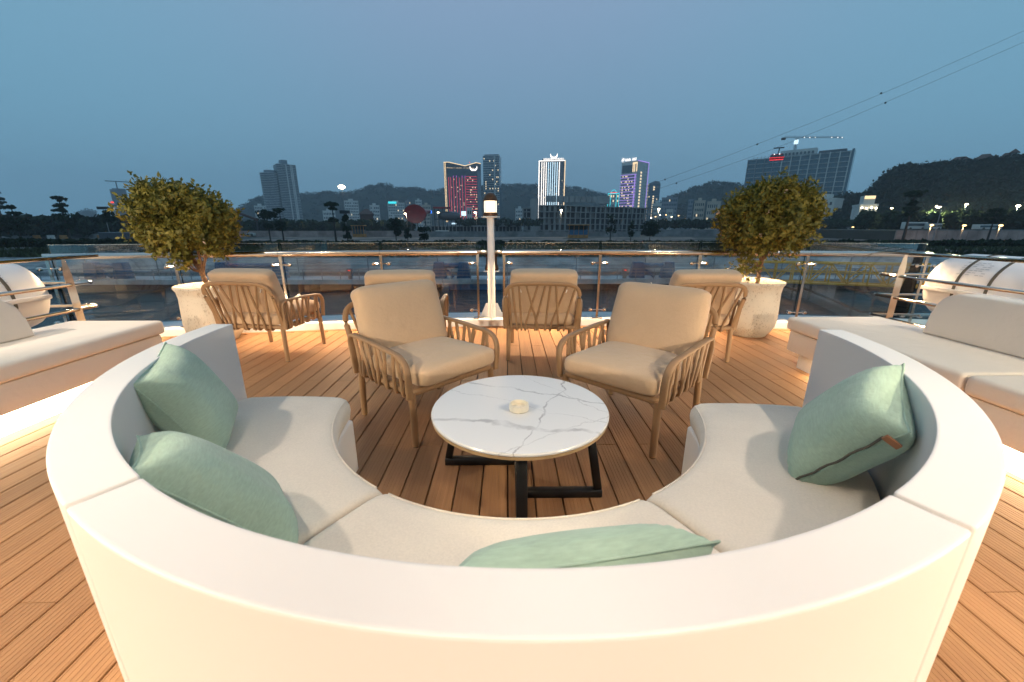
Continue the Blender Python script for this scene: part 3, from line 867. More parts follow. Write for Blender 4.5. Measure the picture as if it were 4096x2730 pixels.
def pillow(label, c, ex, ey, w=0.47, h=0.47, T=0.20, seed=1, name='pillow'):
    o = thing(name, label, 'pillow', group='sage green pillows on the sofa')
    place(o, c, ex, ey)
    me, XY = pillow_mesh(w, h, T, seed)
    link('cover', me, M['green'], o)
    # stitched edge seam
    n = XY[0].shape[0]
    X, Y = XY
    ring = [(X[0, j], Y[0, j], 0) for j in range(n)] + [(X[i, n - 1], Y[i, n - 1], 0) for i in range(1, n)] + [(X[n - 1, j], Y[n - 1, j], 0) for j in range(n - 2, -1, -1)] + [(X[i, 0], Y[i, 0], 0) for i in range(n - 2, -1, -1)]
    MB().tube(ring, 0.0028, 6).build('seam', M['green'], o)
    return o

p1 = pillow('sage green pillow propped upright at the far left end of the sofa', *PILLOWS[0], seed=3)
p2 = pillow('sage green pillow slumped against the left sofa back nearer the camera', *PILLOWS[1], seed=5)
p3 = pillow('sage green pillow with open dark zip, right side of the sofa', *PILLOWS[2], seed=8)
p4 = pillow('sage green pillow half hidden by the near sofa back', *PILLOWS[3], seed=12)
# zip along one edge of the third pillow, with its leather pull
zpath = [(-0.187 + 0.006 * abs(q - 6) / 6 - 0.004, 0.165 - 0.30 * q / 12, 0.012 + 0.0025 * math.sin(q * 1.7)) for q in range(13)]
MB().tube(zpath, 0.004, 6).build('zip', M['piping'], p3)
MB().box(-0.205, -0.196, -0.155, -0.137, -0.020, 0.022).build('zip_pull', M['leather'], p3, bevel=0.002)

# ================================================================== armchairs
def arch(pts_fn, n):
    return [pts_fn(i / (n - 1)) for i in range(n)]
def round_path(P, rads, seg=7):
    """polyline with rounded corners"""
    P = [Vector(p) for p in P]; out = [P[0]]
    for i in range(1, len(P) - 1):
        a, b_, c = P[i - 1], P[i], P[i + 1]; r_ = rads[i - 1]
        d1 = (a - b_).normalized(); d2 = (c - b_).normalized()
        s_ = b_ + d1 * r_; e = b_ + d2 * r_
        for k in range(seg + 1):
            q = k / seg; out.append((s_ * (1 - q) + b_ * q) * (1 - q) + (b_ * (1 - q) + e * q) * q)
    out.append(P[-1]); return out
def lerp_path(path, f):
    L = [0.0]
    for a, b_ in zip(path[:-1], path[1:]): L.append(L[-1] + (b_ - a).length)
    d = f * L[-1]
    for i in range(len(L) - 1):
        if d <= L[i + 1]:
            return path[i].lerp(path[i + 1], (d - L[i]) / max(1e-9, L[i + 1] - L[i]))
    return path[-1]
def make_chair():
    t = thing('armchair', 'x', 'armchair')
    R = M['resin']
    ZF = 0.335
    for sx in (-1, 1):
        for sy in (-1, 1):
            x, y = sx * 0.315, sy * 0.305
            lg = MB().tube([(x, y, 0.006), (x - sx * 0.002, y - sy * 0.004, 0.16), (x - sx * 0.004, y - sy * 0.008, 0.30), (x - sx * 0.006, y - sy * 0.010, ZF)], 0.0215, 12, taper=lambda f: 0.92 + 0.12 * f).build('leg', R, t)
            MB().lathe([(0.017, 0.0), (0.0185, 0.0055)], 12, (x, y, 0)).build('foot', M['piping'], lg)
    fr = round_path([(0.0, 0.295, ZF), (0.312, 0.295, ZF), (0.312, -0.295, ZF), (-0.312, -0.295, ZF), (-0.312, 0.295, ZF), (0.0, 0.295, ZF)], [0.03] * 4)
    MB().tube(fr, 0.0205, 10).build('seat_frame', R, t)
    for yy in (-0.1, 0.1):
        MB().box(-0.30, 0.30, yy - 0.012, yy + 0.012, ZF - 0.008, ZF + 0.008).build('seat_slat', R, t, bevel=0.004)
    # back loop
    bk = round_path([(-0.318, -0.290, 0.325), (-0.338, -0.425, 0.748), (0.0, -0.437, 0.765), (0.338, -0.425, 0.748), (0.318, -0.290, 0.325)], [0.13, 0.15, 0.13], 9)
    MB().tube(bk, 0.011, 8, r2=0.019, ref=(0, -0.30, 0.95)).build('back_frame', R, t)
    tops = [-0.90, -0.80, -0.62, -0.43, -0.11, 0.09, 0.22, 0.36, 0.65, 0.86]
    bots = [-0.90, -0.74, -0.60, -0.13, -0.48, -0.20, 0.11, 0.49, 0.26, 0.66]
    def top_z(q):
        return 0.757 - 0.012 * q * q - (max(0, abs(q) - 0.62) / 0.38) ** 2 * 0.075
    for q, (a, b_) in enumerate(zip(tops, bots)):
        zt = top_z(a); yt = -0.29 - 0.135 * (zt - 0.325) / 0.425
        xt, xb = a * 0.335, b_ * 0.315
        P = [Vector((xt, yt, zt))]
        for f in (0.25, 0.5, 0.75, 0.93):
            P.append(Vector((xt + (xb - xt) * f, yt + (-0.318 - yt) * f - 0.004 * math.sin(f * PI) * (1 if q % 2 else -1), zt + (0.36 - zt) * f)))
        P += [Vector((xb, -0.322, 0.338)), Vector((xb, -0.318, 0.316)), Vector((xb, -0.300, 0.306)), Vector((xb, -0.278, 0.312)), Vector((xb, -0.270, 0.335))]
        MB().tube(P, 0.0105, 7).build('strand', R, t)
    # arms
    for sx in (-1, 1):
        X = sx * 0.352
        ap = round_path([(X - sx * 0.012, -0.298, 0.315), (X, -0.325, 0.588), (X, 0.0, 0.578), (X, 0.335, 0.555), (X - sx * 0.012, 0.318, 0.315)], [0.085, 0.10, 0.125], 9)
        MB().tube(ap, 0.020, 8, r2=0.0105, ref=(0, 0.05, 1) if False else (1e-3, 0.0, 1.0)).build('arm_frame', R, t) if False else None
        # flat band: wide in x, thin across the loop plane
        vs = []; fs = []; m_ = len(ap)
        for i, p in enumerate(ap):
            tg = (ap[min(i + 1, m_ - 1)] - ap[max(i - 1, 0)]).normalized()
            nr = Vector((1, 0, 0)).cross(tg).normalized()
            for (a, b_) in ((-0.019, -0.006), (-0.013, -0.0105), (0.013, -0.0105), (0.019, -0.006), (0.019, 0.006), (0.013, 0.0105), (-0.013, 0.0105), (-0.019, 0.006)):
                vs.append(p + Vector((1, 0, 0)) * a + nr * b_)
        for i in range(m_ - 1):
            for j in range(8):
                k = (j + 1) % 8; fs.append((i * 8 + j, i * 8 + k, (i + 1) * 8 + k, (i + 1) * 8 + j))
        fs += [tuple(range(8)), tuple(range(m_ * 8 - 1, (m_ - 1) * 8 - 1, -1))]
        MB().add(vs, fs).build('arm_frame', R, t, smooth=60)
        yt_ = [-0.255, -0.19, -0.165, -0.10, 0.0, 0.03, 0.10, 0.20, 0.225]
        yb_ = [-0.235, -0.12, -0.205, -0.06, -0.02, 0.075, 0.06, 0.17, 0.245]
        for q, (a, b_) in enumerate(zip(yt_, yb_)):
            zt = 0.583 - 0.03 * max(0, a) - (max(0, a - 0.17) / 0.09) ** 2 * 0.030
            P = [Vector((X, a, zt))]
            for f in (0.3, 0.6, 0.88):
                P.append(Vector((X - sx * 0.012 * f + sx * 0.003 * (1 if q % 2 else -1), a + (b_ - a) * f, zt + (0.36 - zt) * f)))
            P += [Vector((sx * 0.339, b_, 0.338)), Vector((sx * 0.334, b_, 0.314)), Vector((sx * 0.314, b_, 0.306)), Vector((sx * 0.292, b_, 0.312)), Vector((sx * 0.286, b_, 0.335))]
            MB().tube(P, 0.015, 7, r2=0.0095, ref=(1, 0, 0)).build('strand', R, t)
    # cushions
    def puff(mb, fn):
        mb.v = [fn(Vector(p)) for p in mb.v]; return mb
    sc2 = MB().superell(0.305, 0.345, 0.072, 0.48, 0.17, 64, 20)
    def f1(p):
        cz = 0.014 * (1 - (p.x / 0.305) ** 2) * (1 - (p.y / 0.345) ** 2)
        z = p.z * (1 + 0.0 * p.y) + (cz if p.z > 0 else 0)
        return (p.x, p.y + 0.025, z + 0.415 + 0.028 * p.y)
    c1 = puff(sc2, f1).build('seat_cushion', M['tan'], t, smooth=80)
    bc = MB().superell(0.310, 0.235, 0.082, 0.50, 0.20, 64, 20)
    def f2(p):
        # local: x width, y up the back, z thickness toward the front
        wr = 0.004 * math.sin(p.y * 60 + p.x * 9) * (abs(p.x) / 0.31) ** 6
        zz = p.z * (1 + 0.10 * (p.y / 0.235)) + 0.012 * (1 - (p.x / 0.31) ** 2) * (1 if p.z > 0 else 0)
        # roll of the top edge back over the frame
        back = max(0.0, p.y - 0.10) ** 2 * 1.1
        q = Vector((p.x * (1 - 0.02 * (p.y / 0.235)) + wr, 0, 0))
        up = Vector((0, -0.30, 0.954)); fw = Vector((0, 0.954, 0.30))
        c = Vector((0, -0.262, 0.648))
        w_ = c + q + up * p.y + fw * (zz - back)
        return (w_.x, w_.y, w_.z)
    c2 = puff(bc, f2).build('back_cushion', M['tan'], t, smooth=80)
    # zip pulls seen from behind
    for sx in (-1, 1):
        MB().tube([(sx * 0.21, -0.375, 0.70), (sx * 0.205, -0.382, 0.685), (sx * 0.20, -0.378, 0.672)], 0.004, 6).build('cushion_tie', M['paint'], c2)
    return t
chair0 = make_chair()
CH = [
    (-2.375, 3.98, -7.4, 'tan strand armchair turned away, beside the left potted tree'),
    (-0.97, 3.86, 4.0, 'tan strand armchair by the railing half hidden behind another armchair'),
    (0.345, 3.93, -4.5, 'tan strand armchair turned away, right of the lantern post'),
    (1.765, 3.86, 1.5, 'tan strand armchair turned away, beside the right potted tree'),
    (-0.545, 2.525, -133.5, 'tan armchair facing the sofa, left of the marble table'),
    (0.805, 2.395, 135.0, 'tan armchair facing the sofa, right of the marble table'),
]
chairs = []
for i, (x, y, rz, lab) in enumerate(CH):
    o = chair0 if i == 0 else copy_tree(chair0)
    o.location = (x, y, 0.0); o.rotation_euler = (0, 0, rad(rz)); o['label'] = lab
    o['group'] = 'armchairs with woven strand frames'
    chairs.append(o)
    for ch in o.children:
        if ch.name.startswith(('seat_cushion', 'back_cushion')):
            ch.rotation_euler.z = rad(random.uniform(-1.8, 1.8)); ch.location = (random.uniform(-.008, .008), random.uniform(-.006, .008), 0)
# fabric tag on the arm of the right front chair
MB().box(0.3725, 0.3755, -0.262, -0.232, 0.475, 0.515).build('fabric_tag', M['paint'], chairs[5])
tg = bpy.data.curves.new('tag_lettering', 'FONT'); tg.body = 'NARDI'; tg.size = 0.011; tg.align_x = 'CENTER'; tg.align_y = 'CENTER'; tg.extrude = 0.0002
to = bpy.data.objects.new('tag_lettering', tg); COL.objects.link(to); to.parent = chairs[5]; tg.materials.append(M['piping'])
to.location = (0.3762, -0.247, 0.495); to.rotation_euler = (rad(90), rad(-90), rad(90))
bpy.context.view_layer.update()
tme = bpy.data.meshes.new_from_object(to.evaluated_get(bpy.context.evaluated_depsgraph_get()))
tl_ = link('tag_lettering', tme, M['piping'], chairs[5]); tl_.location = to.location; tl_.rotation_euler = to.rotation_euler
bpy.data.objects.remove(to)

# ================================================================== coffee table and ashtray
tb = thing('coffee_table', 'round white marble coffee table with black bar base', 'table', (0.06, 1.785, 0))
MB().lathe([(0.418, 0.384), (0.4265, 0.387), (0.427, 0.394), (0.423, 0.400), (0.001, 0.4005)], 96).build('table_top', M['marble'], tb, smooth=30)
MB().lathe([(0.40, 0.366), (0.424, 0.370), (0.425, 0.3835), (0.001, 0.3838)], 96).build('top_edge', M['edge'], tb, smooth=30)
def bar(a, b_, w, h, nm='base_bar'):
    a = Vector(a); b_ = Vector(b_); d = (b_ - a).normalized(); up = Vector((0, 0, 1)) if abs(d.z) < 0.9 else Vector((0, 1, 0))
    s_ = d.cross(up).normalized(); u = s_.cross(d).normalized()
    vs = []
    for p in (a, b_):
        for i, j in ((-1, -1), (1, -1), (1, 1), (-1, 1)): vs.append(p + s_ * (w / 2 * i) + u * (h / 2 * j))
    return MB().add(vs, [(0, 3, 2, 1), (4, 5, 6, 7), (0, 1, 5, 4), (1, 2, 6, 5), (2, 3, 7, 6), (3, 0, 4, 7)]).build(nm, M['black'], tb, bevel=0.003, seg=1)
bar((0.0, -0.375, 0.022), (0.0, 0.33, 0.022), 0.048, 0.042)
bar((-0.40, 0.125, 0.020), (-0.0245, 0.125, 0.020), 0.042, 0.038)
bar((0.0245, -0.150, 0.020), (0.39, -0.150, 0.020), 0.042, 0.038)
bar((0.37, -0.150, 0.040), (0.315, -0.150, 0.366), 0.038, 0.03, 'leg')
bar((-0.38, 0.125, 0.040), (-0.315, 0.125, 0.366), 0.038, 0.03, 'leg')
bar((0.0, -0.355, 0.044), (0.0, -0.24, 0.366), 0.048, 0.03, 'leg')
bar((0.0, 0.31, 0.044), (0.0, 0.24, 0.366), 0.048, 0.03, 'leg')
at_ = MB()
n = 48; vs = []; fs = []
prof = [(0.043, 0.0, 0), (0.0465, 0.003, 0), (0.0475, 0.030, 1), (0.0465, 0.033, 1), (0.0415, 0.033, 1), (0.040, 0.031, 1), (0.0385, 0.010, 0), (0.0, 0.008, 0)]
for r_, z, rim in prof:
    for j in range(n):
        a = 2 * PI * j / n
        notch = rim and min(abs((math.degrees(a) - k + 180) % 360 - 180) for k in (15, 135, 255)) < 6
        vs.append((r_ * math.cos(a), r_ * math.sin(a), z - (0.006 if notch else 0)))
for i in range(len(prof) - 1):
    for j in range(n):
        k = (j + 1) % n; fs.append((i * n + j, i * n + k, (i + 1) * n + k, (i + 1) * n + j))
fs.append(tuple(range(n - 1, -1, -1)))
at_.add(vs, fs).build('ashtray', M['ashtray'], smooth=40, label='small ivory round ashtray with notched rim on the marble table', cat='ashtray', loc=(0.055, 1.745, 0.4015), rz=0.4)

# ================================================================== potted trees
def pot(label, x, y, s_=1.0):
    t = thing('plant_pot', label, 'pot', (x, y, 0), group='pitted cream stone pots')
    prof = [(0.175, 0.0), (0.20, 0.004), (0.212, 0.03), (0.245, 0.07), (0.275, 0.13), (0.285, 0.22), (0.28, 0.36), (0.275, 0.50), (0.285, 0.575), (0.305, 0.605), (0.306, 0.622), (0.295, 0.630), (0.278, 0.622), (0.262, 0.56), (0.255, 0.50)]
    MB().lathe([(r_ * s_, z * s_) for r_, z in prof], 56, cap=False).build('pot_wall', M['stone'], t, smooth=60)
    mb = MB(); n_ = 30
    vs = [(0, 0, 0.575 * s_)]; fs = []
    for k, r_ in enumerate((0.09, 0.18, 0.268)):
        for j in range(n_):
            a = 2 * PI * j / n_; vs.append((r_ * s_ * math.cos(a), r_ * s_ * math.sin(a), (0.568 - 0.008 * k + random.uniform(-0.006, 0.006)) * s_))
    for j in range(n_): fs.append((0, 1 + j, 1 + (j + 1) % n_))
    for k in range(2):
        for j in range(n_):
            fs.append((1 + k * n_ + j, 1 + (k + 1) * n_ + j, 1 + (k + 1) * n_ + (j + 1) % n_, 1 + k * n_ + (j + 1) % n_))
    mb.add(vs, fs).build('soil', M['soil'], t)
    return t
def potted_tree(label, x, y, base, blobs, stems, nleaf, seed, flowers):
    """blobs relative to the pot centre at z=0 world heights"""
    rg = np.random.default_rng(seed)
    t = thing('potted_tree', label, 'tree', (x, y, base), group='bushy trees in stone pots')
    mb = MB()
    for st in stems:
        P = [Vector(p[:3]) for p in st]; r0 = st[0][3]; r1 = st[-1][3]
        Q = []
        for a, b_ in zip(P[:-1], P[1:]):
            for k in range(4): Q.append(a.lerp(b_, k / 4) + Vector((random.uniform(-.006, .006), random.uniform(-.006, .006), 0)))
        Q.append(P[-1])
        mb.tube(Q, r0, 9, taper=lambda f, r0=r0, r1=r1: (1 - f) + f * r1 / r0)
    # fine twigs out to the skin of the crown
    hub = [Vector(st[-1][:3]) for st in stems]
    for k in range(90):
        bl = blobs[rg.integers(len(blobs))]
        d = unit(rg.normal(size=(1, 3)))[0]
        e = Vector((bl[0] + d[0] * bl[3] * .9, bl[1] + d[1] * bl[4] * .9, bl[2] + d[2] * bl[5] * .9))
        h = min(hub, key=lambda q: (q - e).length); 
        mid = h.lerp(e, .5) + Vector((0, 0, -.03))
        mb.tube([h, mid, e], 0.006, 5, taper=lambda f: 1 - .75 * f)
    mb.build('trunk', M['bark'], t)
    # sprays of leaflets
    C = []; Dn = []
    for bl in blobs:
        n_ = int(bl[6] * nleaf); nc = max(3, n_ // 11)
        d = unit(rg.normal(size=(nc, 3)))
        r_ = 0.30 + 0.70 * rg.random((nc, 1)) ** 0.5
        r_ *= 1 + 0.10 * rg.normal(size=(nc, 1))
        q = rg.integers(nc, size=n_)
        c_ = (d * r_)[q] * np.array(bl[3:6]) + rg.normal(size=(n_, 3)) * 0.048
        C.append(np.array(bl[:3]) + c_); Dn.append(unit(d[q] + rg.normal(size=(n_, 3)) * 0.35))
    C = np.concatenate(C); Dn = np.concatenate(Dn)
    sp = unit(Dn * 0.8 + rg.normal(size=Dn.shape) * 0.6 + np.array([0, 0, 0.15]))
    LC = []; LA = []; LB = []
    for k in range(7):
        off = (k - 3) * 0.016
        side = (-1) ** k
        T = unit(np.cross(sp, rg.normal(size=sp.shape)))
        a = unit(sp * 0.5 + T * side * 0.8 + rg.normal(size=sp.shape) * 0.25)
        bnorm = unit(np.cross(a, sp + 0.3 * rg.normal(size=sp.shape)))
        sz = 0.022 * (0.7 + 0.7 * rg.random((len(C), 1)))
        LC.append(C + sp * off + a * sz); LA.append(a * sz); LB.append(bnorm * sz * 0.52)
    me = quads_mesh('crown', np.concatenate(LC), np.concatenate(LA), np.concatenate(LB))
    cr = link('crown', me, M['leaf'], t)
    # blossoms
    n_ = flowers
    q = rg.choice(len(C), n_ // 5)
    Cf = np.repeat(C[q] + Dn[q] * 0.03, 5, axis=0) + rg.normal(size=(len(q) * 5, 3)) * 0.012
    A = unit(rg.normal(size=Cf.shape)); B = unit(np.cross(A, rg.normal(size=Cf.shape)))
    me = quads_mesh('blossom', Cf, A * 0.010, B * 0.008)
    link('blossom', me, M['flower'], cr)
    return t
pot('cream stone pot under the left potted tree', -3.30, 4.42, 1.0)
pot('cream stone pot under the right potted tree', 2.87, 4.60, 1.02)
LT = (-3.30, 4.42); RT = (2.90, 4.60)
BL = [(-0.10, 0.0, 0.72, 0.52, 0.46, 0.34, 1.5), (0.30, 0.05, 0.62, 0.34, 0.36, 0.30, 0.8), (-0.42, 0.0, 0.60, 0.24, 0.30, 0.30, 0.45), (0.06, 0.0, 0.47, 0.46, 0.38, 0.18, 0.6), (-0.22, 0, 0.92, 0.26, 0.28, 0.17, 0.45), (0.33, 0, 0.40, 0.18, 0.22, 0.14, 0.14), (-0.34, -0.05, 0.40, 0.16, 0.16, 0.14, 0.10), (-0.02, -.08, 0.16, 0.10, 0.09, 0.07, 0.04)]
ST = [[(0.0, 0, -0.02, 0.030), (-0.015, 0, 0.12, 0.026), (-0.03, 0.0, 0.18, 0.024)], [(-0.03, 0, 0.18, 0.02), (-0.10, 0.01, 0.36, 0.016), (-0.22, 0.02, 0.62, 0.009)], [(-0.025, 0, 0.18, 0.018), (-0.03, 0.02, 0.40, 0.015), (0.0, 0.03, 0.72, 0.008)], [(-0.02, 0, 0.17, 0.016), (0.08, -0.02, 0.40, 0.012), (0.22, 0.0, 0.60, 0.007)], [(-0.01, 0, 0.15, 0.010), (0.02, -0.05, 0.36, 0.008), (0.06, -0.12, 0.56, 0.006)], [(-0.03, 0, 0.2, 0.010), (-0.16, -0.03, 0.44, 0.008), (-0.36, -0.05, 0.62, 0.005)]]
potted_tree('wide bushy green tree growing in the left stone pot', LT[0], LT[1], 0.575, [(a * 0.66 - 0.09, b_, 0.98 - (0.98 - c) * 0.78, d * 0.68, e * 0.74, f * 0.80, g_) for a, b_, c, d, e, f, g_ in BL], ST, 1250, 21, 160)
BR = [(0.0, 0.0, 0.66, 0.50, 0.46, 0.34, 1.5), (0.05, 0, 0.88, 0.36, 0.36, 0.20, 0.7), (-0.30, 0.0, 0.62, 0.24, 0.28, 0.26, 0.4), (0.32, 0, 0.70, 0.26, 0.30, 0.26, 0.45), (0.02, 0.0, 0.45, 0.40, 0.36, 0.19, 0.65), (-0.16, 0, 0.36, 0.22, 0.24, 0.14, 0.18), (0.24, 0, 0.36, 0.20, 0.22, 0.12, 0.14), (-0.24, -.05, 0.04, 0.07, 0.07, 0.12, 0.04)]
SR = [[(0.0, 0, -0.02, 0.028), (0.005, 0, 0.16, 0.024), (0.015, 0, 0.26, 0.022)], [(0.015, 0, 0.26, 0.018), (0.08, 0.01, 0.40, 0.014), (0.18, 0.02, 0.62, 0.008)], [(0.012, 0, 0.25, 0.016), (-0.04, 0.0, 0.42, 0.013), (-0.18, 0.03, 0.64, 0.008)], [(0.015, 0, 0.26, 0.016), (0.03, -0.02, 0.48, 0.012), (0.03, 0.0, 0.75, 0.007)]]
potted_tree('round compact green tree growing in the right stone pot', RT[0], RT[1], 0.58, [(a * 0.92, b_, c * 0.82 + 0.215, d * 0.88, e * 0.85, f * 0.88, g_) for a, b_, c, d, e, f, g_ in BR], SR, 1250, 33, 420)

# ================================================================== water, shore and terrain
GZ, WZ = -3.3, -5.5
M['ground'] = mat('rough_ground', (0.105, 0.085, 0.072), 0.95, vs=0.05, det=8, col2=(0.030, 0.034, 0.022))
M['gravel'] = mat('bare_earth', (0.30, 0.22, 0.18), 0.95, vs=0.12, det=9, col2=(0.070, 0.058, 0.045))
M['conc'] = mat('raw_concrete', (0.29, 0.28, 0.27), 0.9, var=0.22, vs=0.12)
M['conc2'] = mat('stained_concrete', (0.46, 0.46, 0.455), 0.9, var=0.3, vs=0.4)
M['wallg'] = mat('grey_wall', (0.22, 0.215, 0.21), 0.9, var=0.3, vs=0.3)
M['wallp'] = mat('pale_wall', (0.34, 0.255, 0.225), 0.9, var=0.3, vs=0.3)
M['plaster'] = mat('white_plaster', (0.58, 0.57, 0.54), 0.8, var=0.1, vs=0.1)
M['cream'] = mat('cream_plaster', (0.50, 0.42, 0.34), 0.8, var=0.1, vs=0.1)
M['greyb'] = mat('grey_cladding', (0.20, 0.22, 0.25), 0.5, var=0.12, vs=0.1)
M['slate'] = mat('dark_cladding', (0.075, 0.082, 0.095), 0.4, var=0.2, vs=0.08)
M['dglass'] = mat('dark_window_glass', (0.030, 0.042, 0.055), 0.15, spec=0.8)
M['bglass'] = mat('blue_window_glass', (0.035, 0.085, 0.125), 0.15, spec=0.9)
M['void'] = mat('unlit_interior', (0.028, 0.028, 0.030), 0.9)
M['litw'] = emit('lit_window', (1.0, 0.78, 0.48), 1.3)
M['red'] = emit('red_light_strip', (1.0, 0.045, 0.085), 1.0)
M['mag'] = emit('magenta_light_strip', (0.75, 0.12, 0.95), 1.0)
M['wht'] = emit('white_light_strip', (1.0, 0.93, 0.86), 2.2)
M['cool'] = emit('cool_light_strip', (0.62, 0.86, 1.0), 1.6)
M['gold'] = emit('gold_light_strip', (1.0, 0.72, 0.40), 1.5)
M['pur'] = emit('violet_light_strip', (0.50, 0.30, 1.0), 1.1)
M['teal'] = emit('teal_light_strip', (0.05, 0.75, 0.85), 1.3)
M['blu'] = emit('blue_light_strip', (0.04, 0.22, 1.0), 1.8)
M['blu2'] = emit('bright_blue_light', (0.05, 0.25, 1.0), 5.0)
M['redlamp'] = emit('red_lamp', (1.0, 0.05, 0.02), 2.0)
M['street'] = emit('street_lamp_glow', (1.0, 0.86, 0.58), 10.0)
M['globe'] = emit('orange_globe_glow', (1.0, 0.62, 0.25), 5.0)
M['fgreen'] = leaf_mat('far_foliage', (0.010, 0.018, 0.010), (0.022, 0.036, 0.016), (0.045, 0.062, 0.024), 0.8, 0.25, 0.0)
M['hgreen'] = leaf_mat('hill_foliage', (0.007, 0.012, 0.009), (0.016, 0.024, 0.014), (0.034, 0.042, 0.022), 0.9, 0.05, 0.0)
M['grass'] = leaf_mat('bank_grass', (0.020, 0.030, 0.012), (0.045, 0.058, 0.022), (0.10, 0.11, 0.05), 0.9, 0.3, 0.0)
M['ftrunk'] = mat('far_trunk', (0.045, 0.035, 0.028), 0.9, var=0.3, vs=3)
M['pole'] = mat('galvanised_pole', (0.25, 0.25, 0.26), 0.5, 0.3)
M['dpole'] = mat('dark_pole', (0.03, 0.03, 0.035), 0.5)
M['bluep'] = mat('blue_painted_steel', (0.035, 0.115, 0.22), 0.45, var=0.2, vs=1.5)
M['yel'] = mat('yellow_painted_steel', (0.90, 0.42, 0.035), 0.5, var=0.2, vs=1.0)
M['redp'] = mat('red_fibreglass', (0.20, 0.014, 0.018), 0.4, var=0.2, vs=0.3)
M['rooft'] = mat('brown_roof', (0.10, 0.055, 0.045), 0.8, var=0.2, vs=1.0)
M['wood'] = mat('orange_timber', (0.36, 0.17, 0.05), 0.7, var=0.3, vs=1.0)
M['carred'] = mat('red_gondola', (0.45, 0.015, 0.02), 0.3)
M['edgered'] = emit('red_gondola_light', (1.0, 0.06, 0.08), 1.2)

MB().add([(-3000, -60, WZ), (3000, -60, WZ), (3000, 62, WZ), (-3000, 62, WZ)], [(0, 1, 2, 3)]).build('water', M['water'], kind='structure', smooth=0)
# ground from the top of the embankment to the horizon, gently uneven near the shore
mb = MB(); xs = list(np.linspace(-3000, -260, 8)) + list(np.linspace(-240, 240, 61)) + list(np.linspace(260, 3000, 8))
ys = [64.5, 67, 70, 75, 80, 86, 92, 98, 104, 112, 122, 135, 150, 175, 220, 300, 450, 800, 1500, 3000]
vs = []; fs = []
for y in ys:
    for x in xs:
        n_ = 0.35 * math.sin(x * 0.11 + y * 0.2) + 0.25 * math.sin(x * 0.29 - y * 0.13 + 1)
        amp = 0.0 if y <= 65 or y > 160 else 1.0
        z = GZ - 0.2 + amp * 0.5 * n_ + (0.20 if y > 98 else 0)
        vs.append((x, y, z))
q = len(xs)
for i in range(len(ys) - 1):
    for j in range(q - 1): fs.append((i * q + j, i * q + j + 1, (i + 1) * q + j + 1, (i + 1) * q + j))
ground = mb.add(vs, fs).build('ground', M['ground'], kind='structure', smooth=60)
# bare building plots
for nm, poly in (('earth_plot', [(-85, 122), (60, 122), (75, 168), (-95, 168)]), ('earth_plot', [(85, 118), (190, 122), (230, 170), (95, 170)])):
    MB().add([(x, y, GZ + 0.12) for x, y in poly], [(0, 1, 2, 3)]).build(nm, M['gravel'], kind='structure', smooth=0)
# stepped embankment
emb = MB().box(-420, 420, 63.9, 64.6, WZ - 1, GZ - 0.25).build('embankment', M['conc2'], kind='structure', smooth=0)
for k in range(7):
    y0 = 60.6 + k * 0.55; z1 = WZ + 0.35 + k * 0.27
    MB().box(-419.9, 419.9, y0, 63.85, z1 - 0.265 if k else WZ - 1, z1).build('step', M['conc2'], emb, smooth=0)

# grass on the bank: uncountable
n_ = 26000
gx = RNG.uniform(-130, 150, n_); gy = 65.5 + 45 * RNG.random(n_) ** 1.3
keep = (np.sin(gx * 0.13) + np.sin(gx * 0.31 + gy * 0.2) + 0.6 * np.sin(gy * 0.5) + RNG.normal(size=n_) * 0.6) > -0.5
gx, gy = gx[keep], gy[keep]; n_ = len(gx)
C = np.stack([gx, gy, np.full(n_, GZ - 0.05)], 1)
A = np.stack([RNG.normal(size=n_) * 0.25, RNG.normal(size=n_) * 0.25, 0.35 + 0.5 * RNG.random(n_)], 1)
B = unit(np.stack([RNG.normal(size=n_), RNG.normal(size=n_) * 0.4, np.zeros(n_)], 1)) * 0.22
link('bank_grass', quads_mesh('bank_grass', C, A, B), M['grass'], label='rough grass growing along the far river bank', cat='grass', kind='stuff')

# ---- hedges and tree belts
def belt(label, u0, u1, v0, v1, dist, nblob, size, nleaf, name='tree_belt', m=None, jag=0.35):
    bl = []
    for k in range(nblob):
        u = u0 + (u1 - u0) * (k + random.uniform(-.3, 1.3)) / nblob
        top = v0 + (v1 - v0) * random.uniform(0, jag)
        dd = dist * random.uniform(0.97, 1.06)
        a = PD(u, top, dd); bz = PD(u, v1, dd)
        h = a.z - bz.z; w = abs(PD(u0, v0, dist).x - PD(u1, v0, dist).x) / nblob * 1.2 + h * 0.2
        bl.append((a.x, a.y, bz.z + h * 0.52, w, w, h * 0.52, nleaf))
    return link(name, leaf_cloud(name, bl, size, 0.7, 0.2), m or M['fgreen'], label=label, cat='trees', kind='stuff')
belt('dark belt of trees far behind the left bank', -60, 660, 866, 936, 230, 60, 1.5, 150)
belt('dark trees behind the pinkish wall, left of the funnel slide', 830, 1640, 882, 928, 260, 70, 1.5, 130)
belt('low hedge along the left bank', -40, 640, 958, 986, 108, 70, 0.35, 150, 'hedge', jag=0.2)
belt('long clipped dark hedge right of the concrete shell', 2610, 3480, 878, 914, 270, 60, 1.0, 160, 'hedge', jag=0.2)
belt('park trees below the wooded hill at the right', 3440, 4160, 845, 918, 215, 46, 1.2, 170)
belt('shrubs in front of the low colonnade', 1840, 2150, 874, 905, 300, 24, 1.2, 90)
belt('dark scrub along the water edge', 500, 4200, 962, 980, 101, 150, 0.4, 90, 'scrub', jag=0.5)

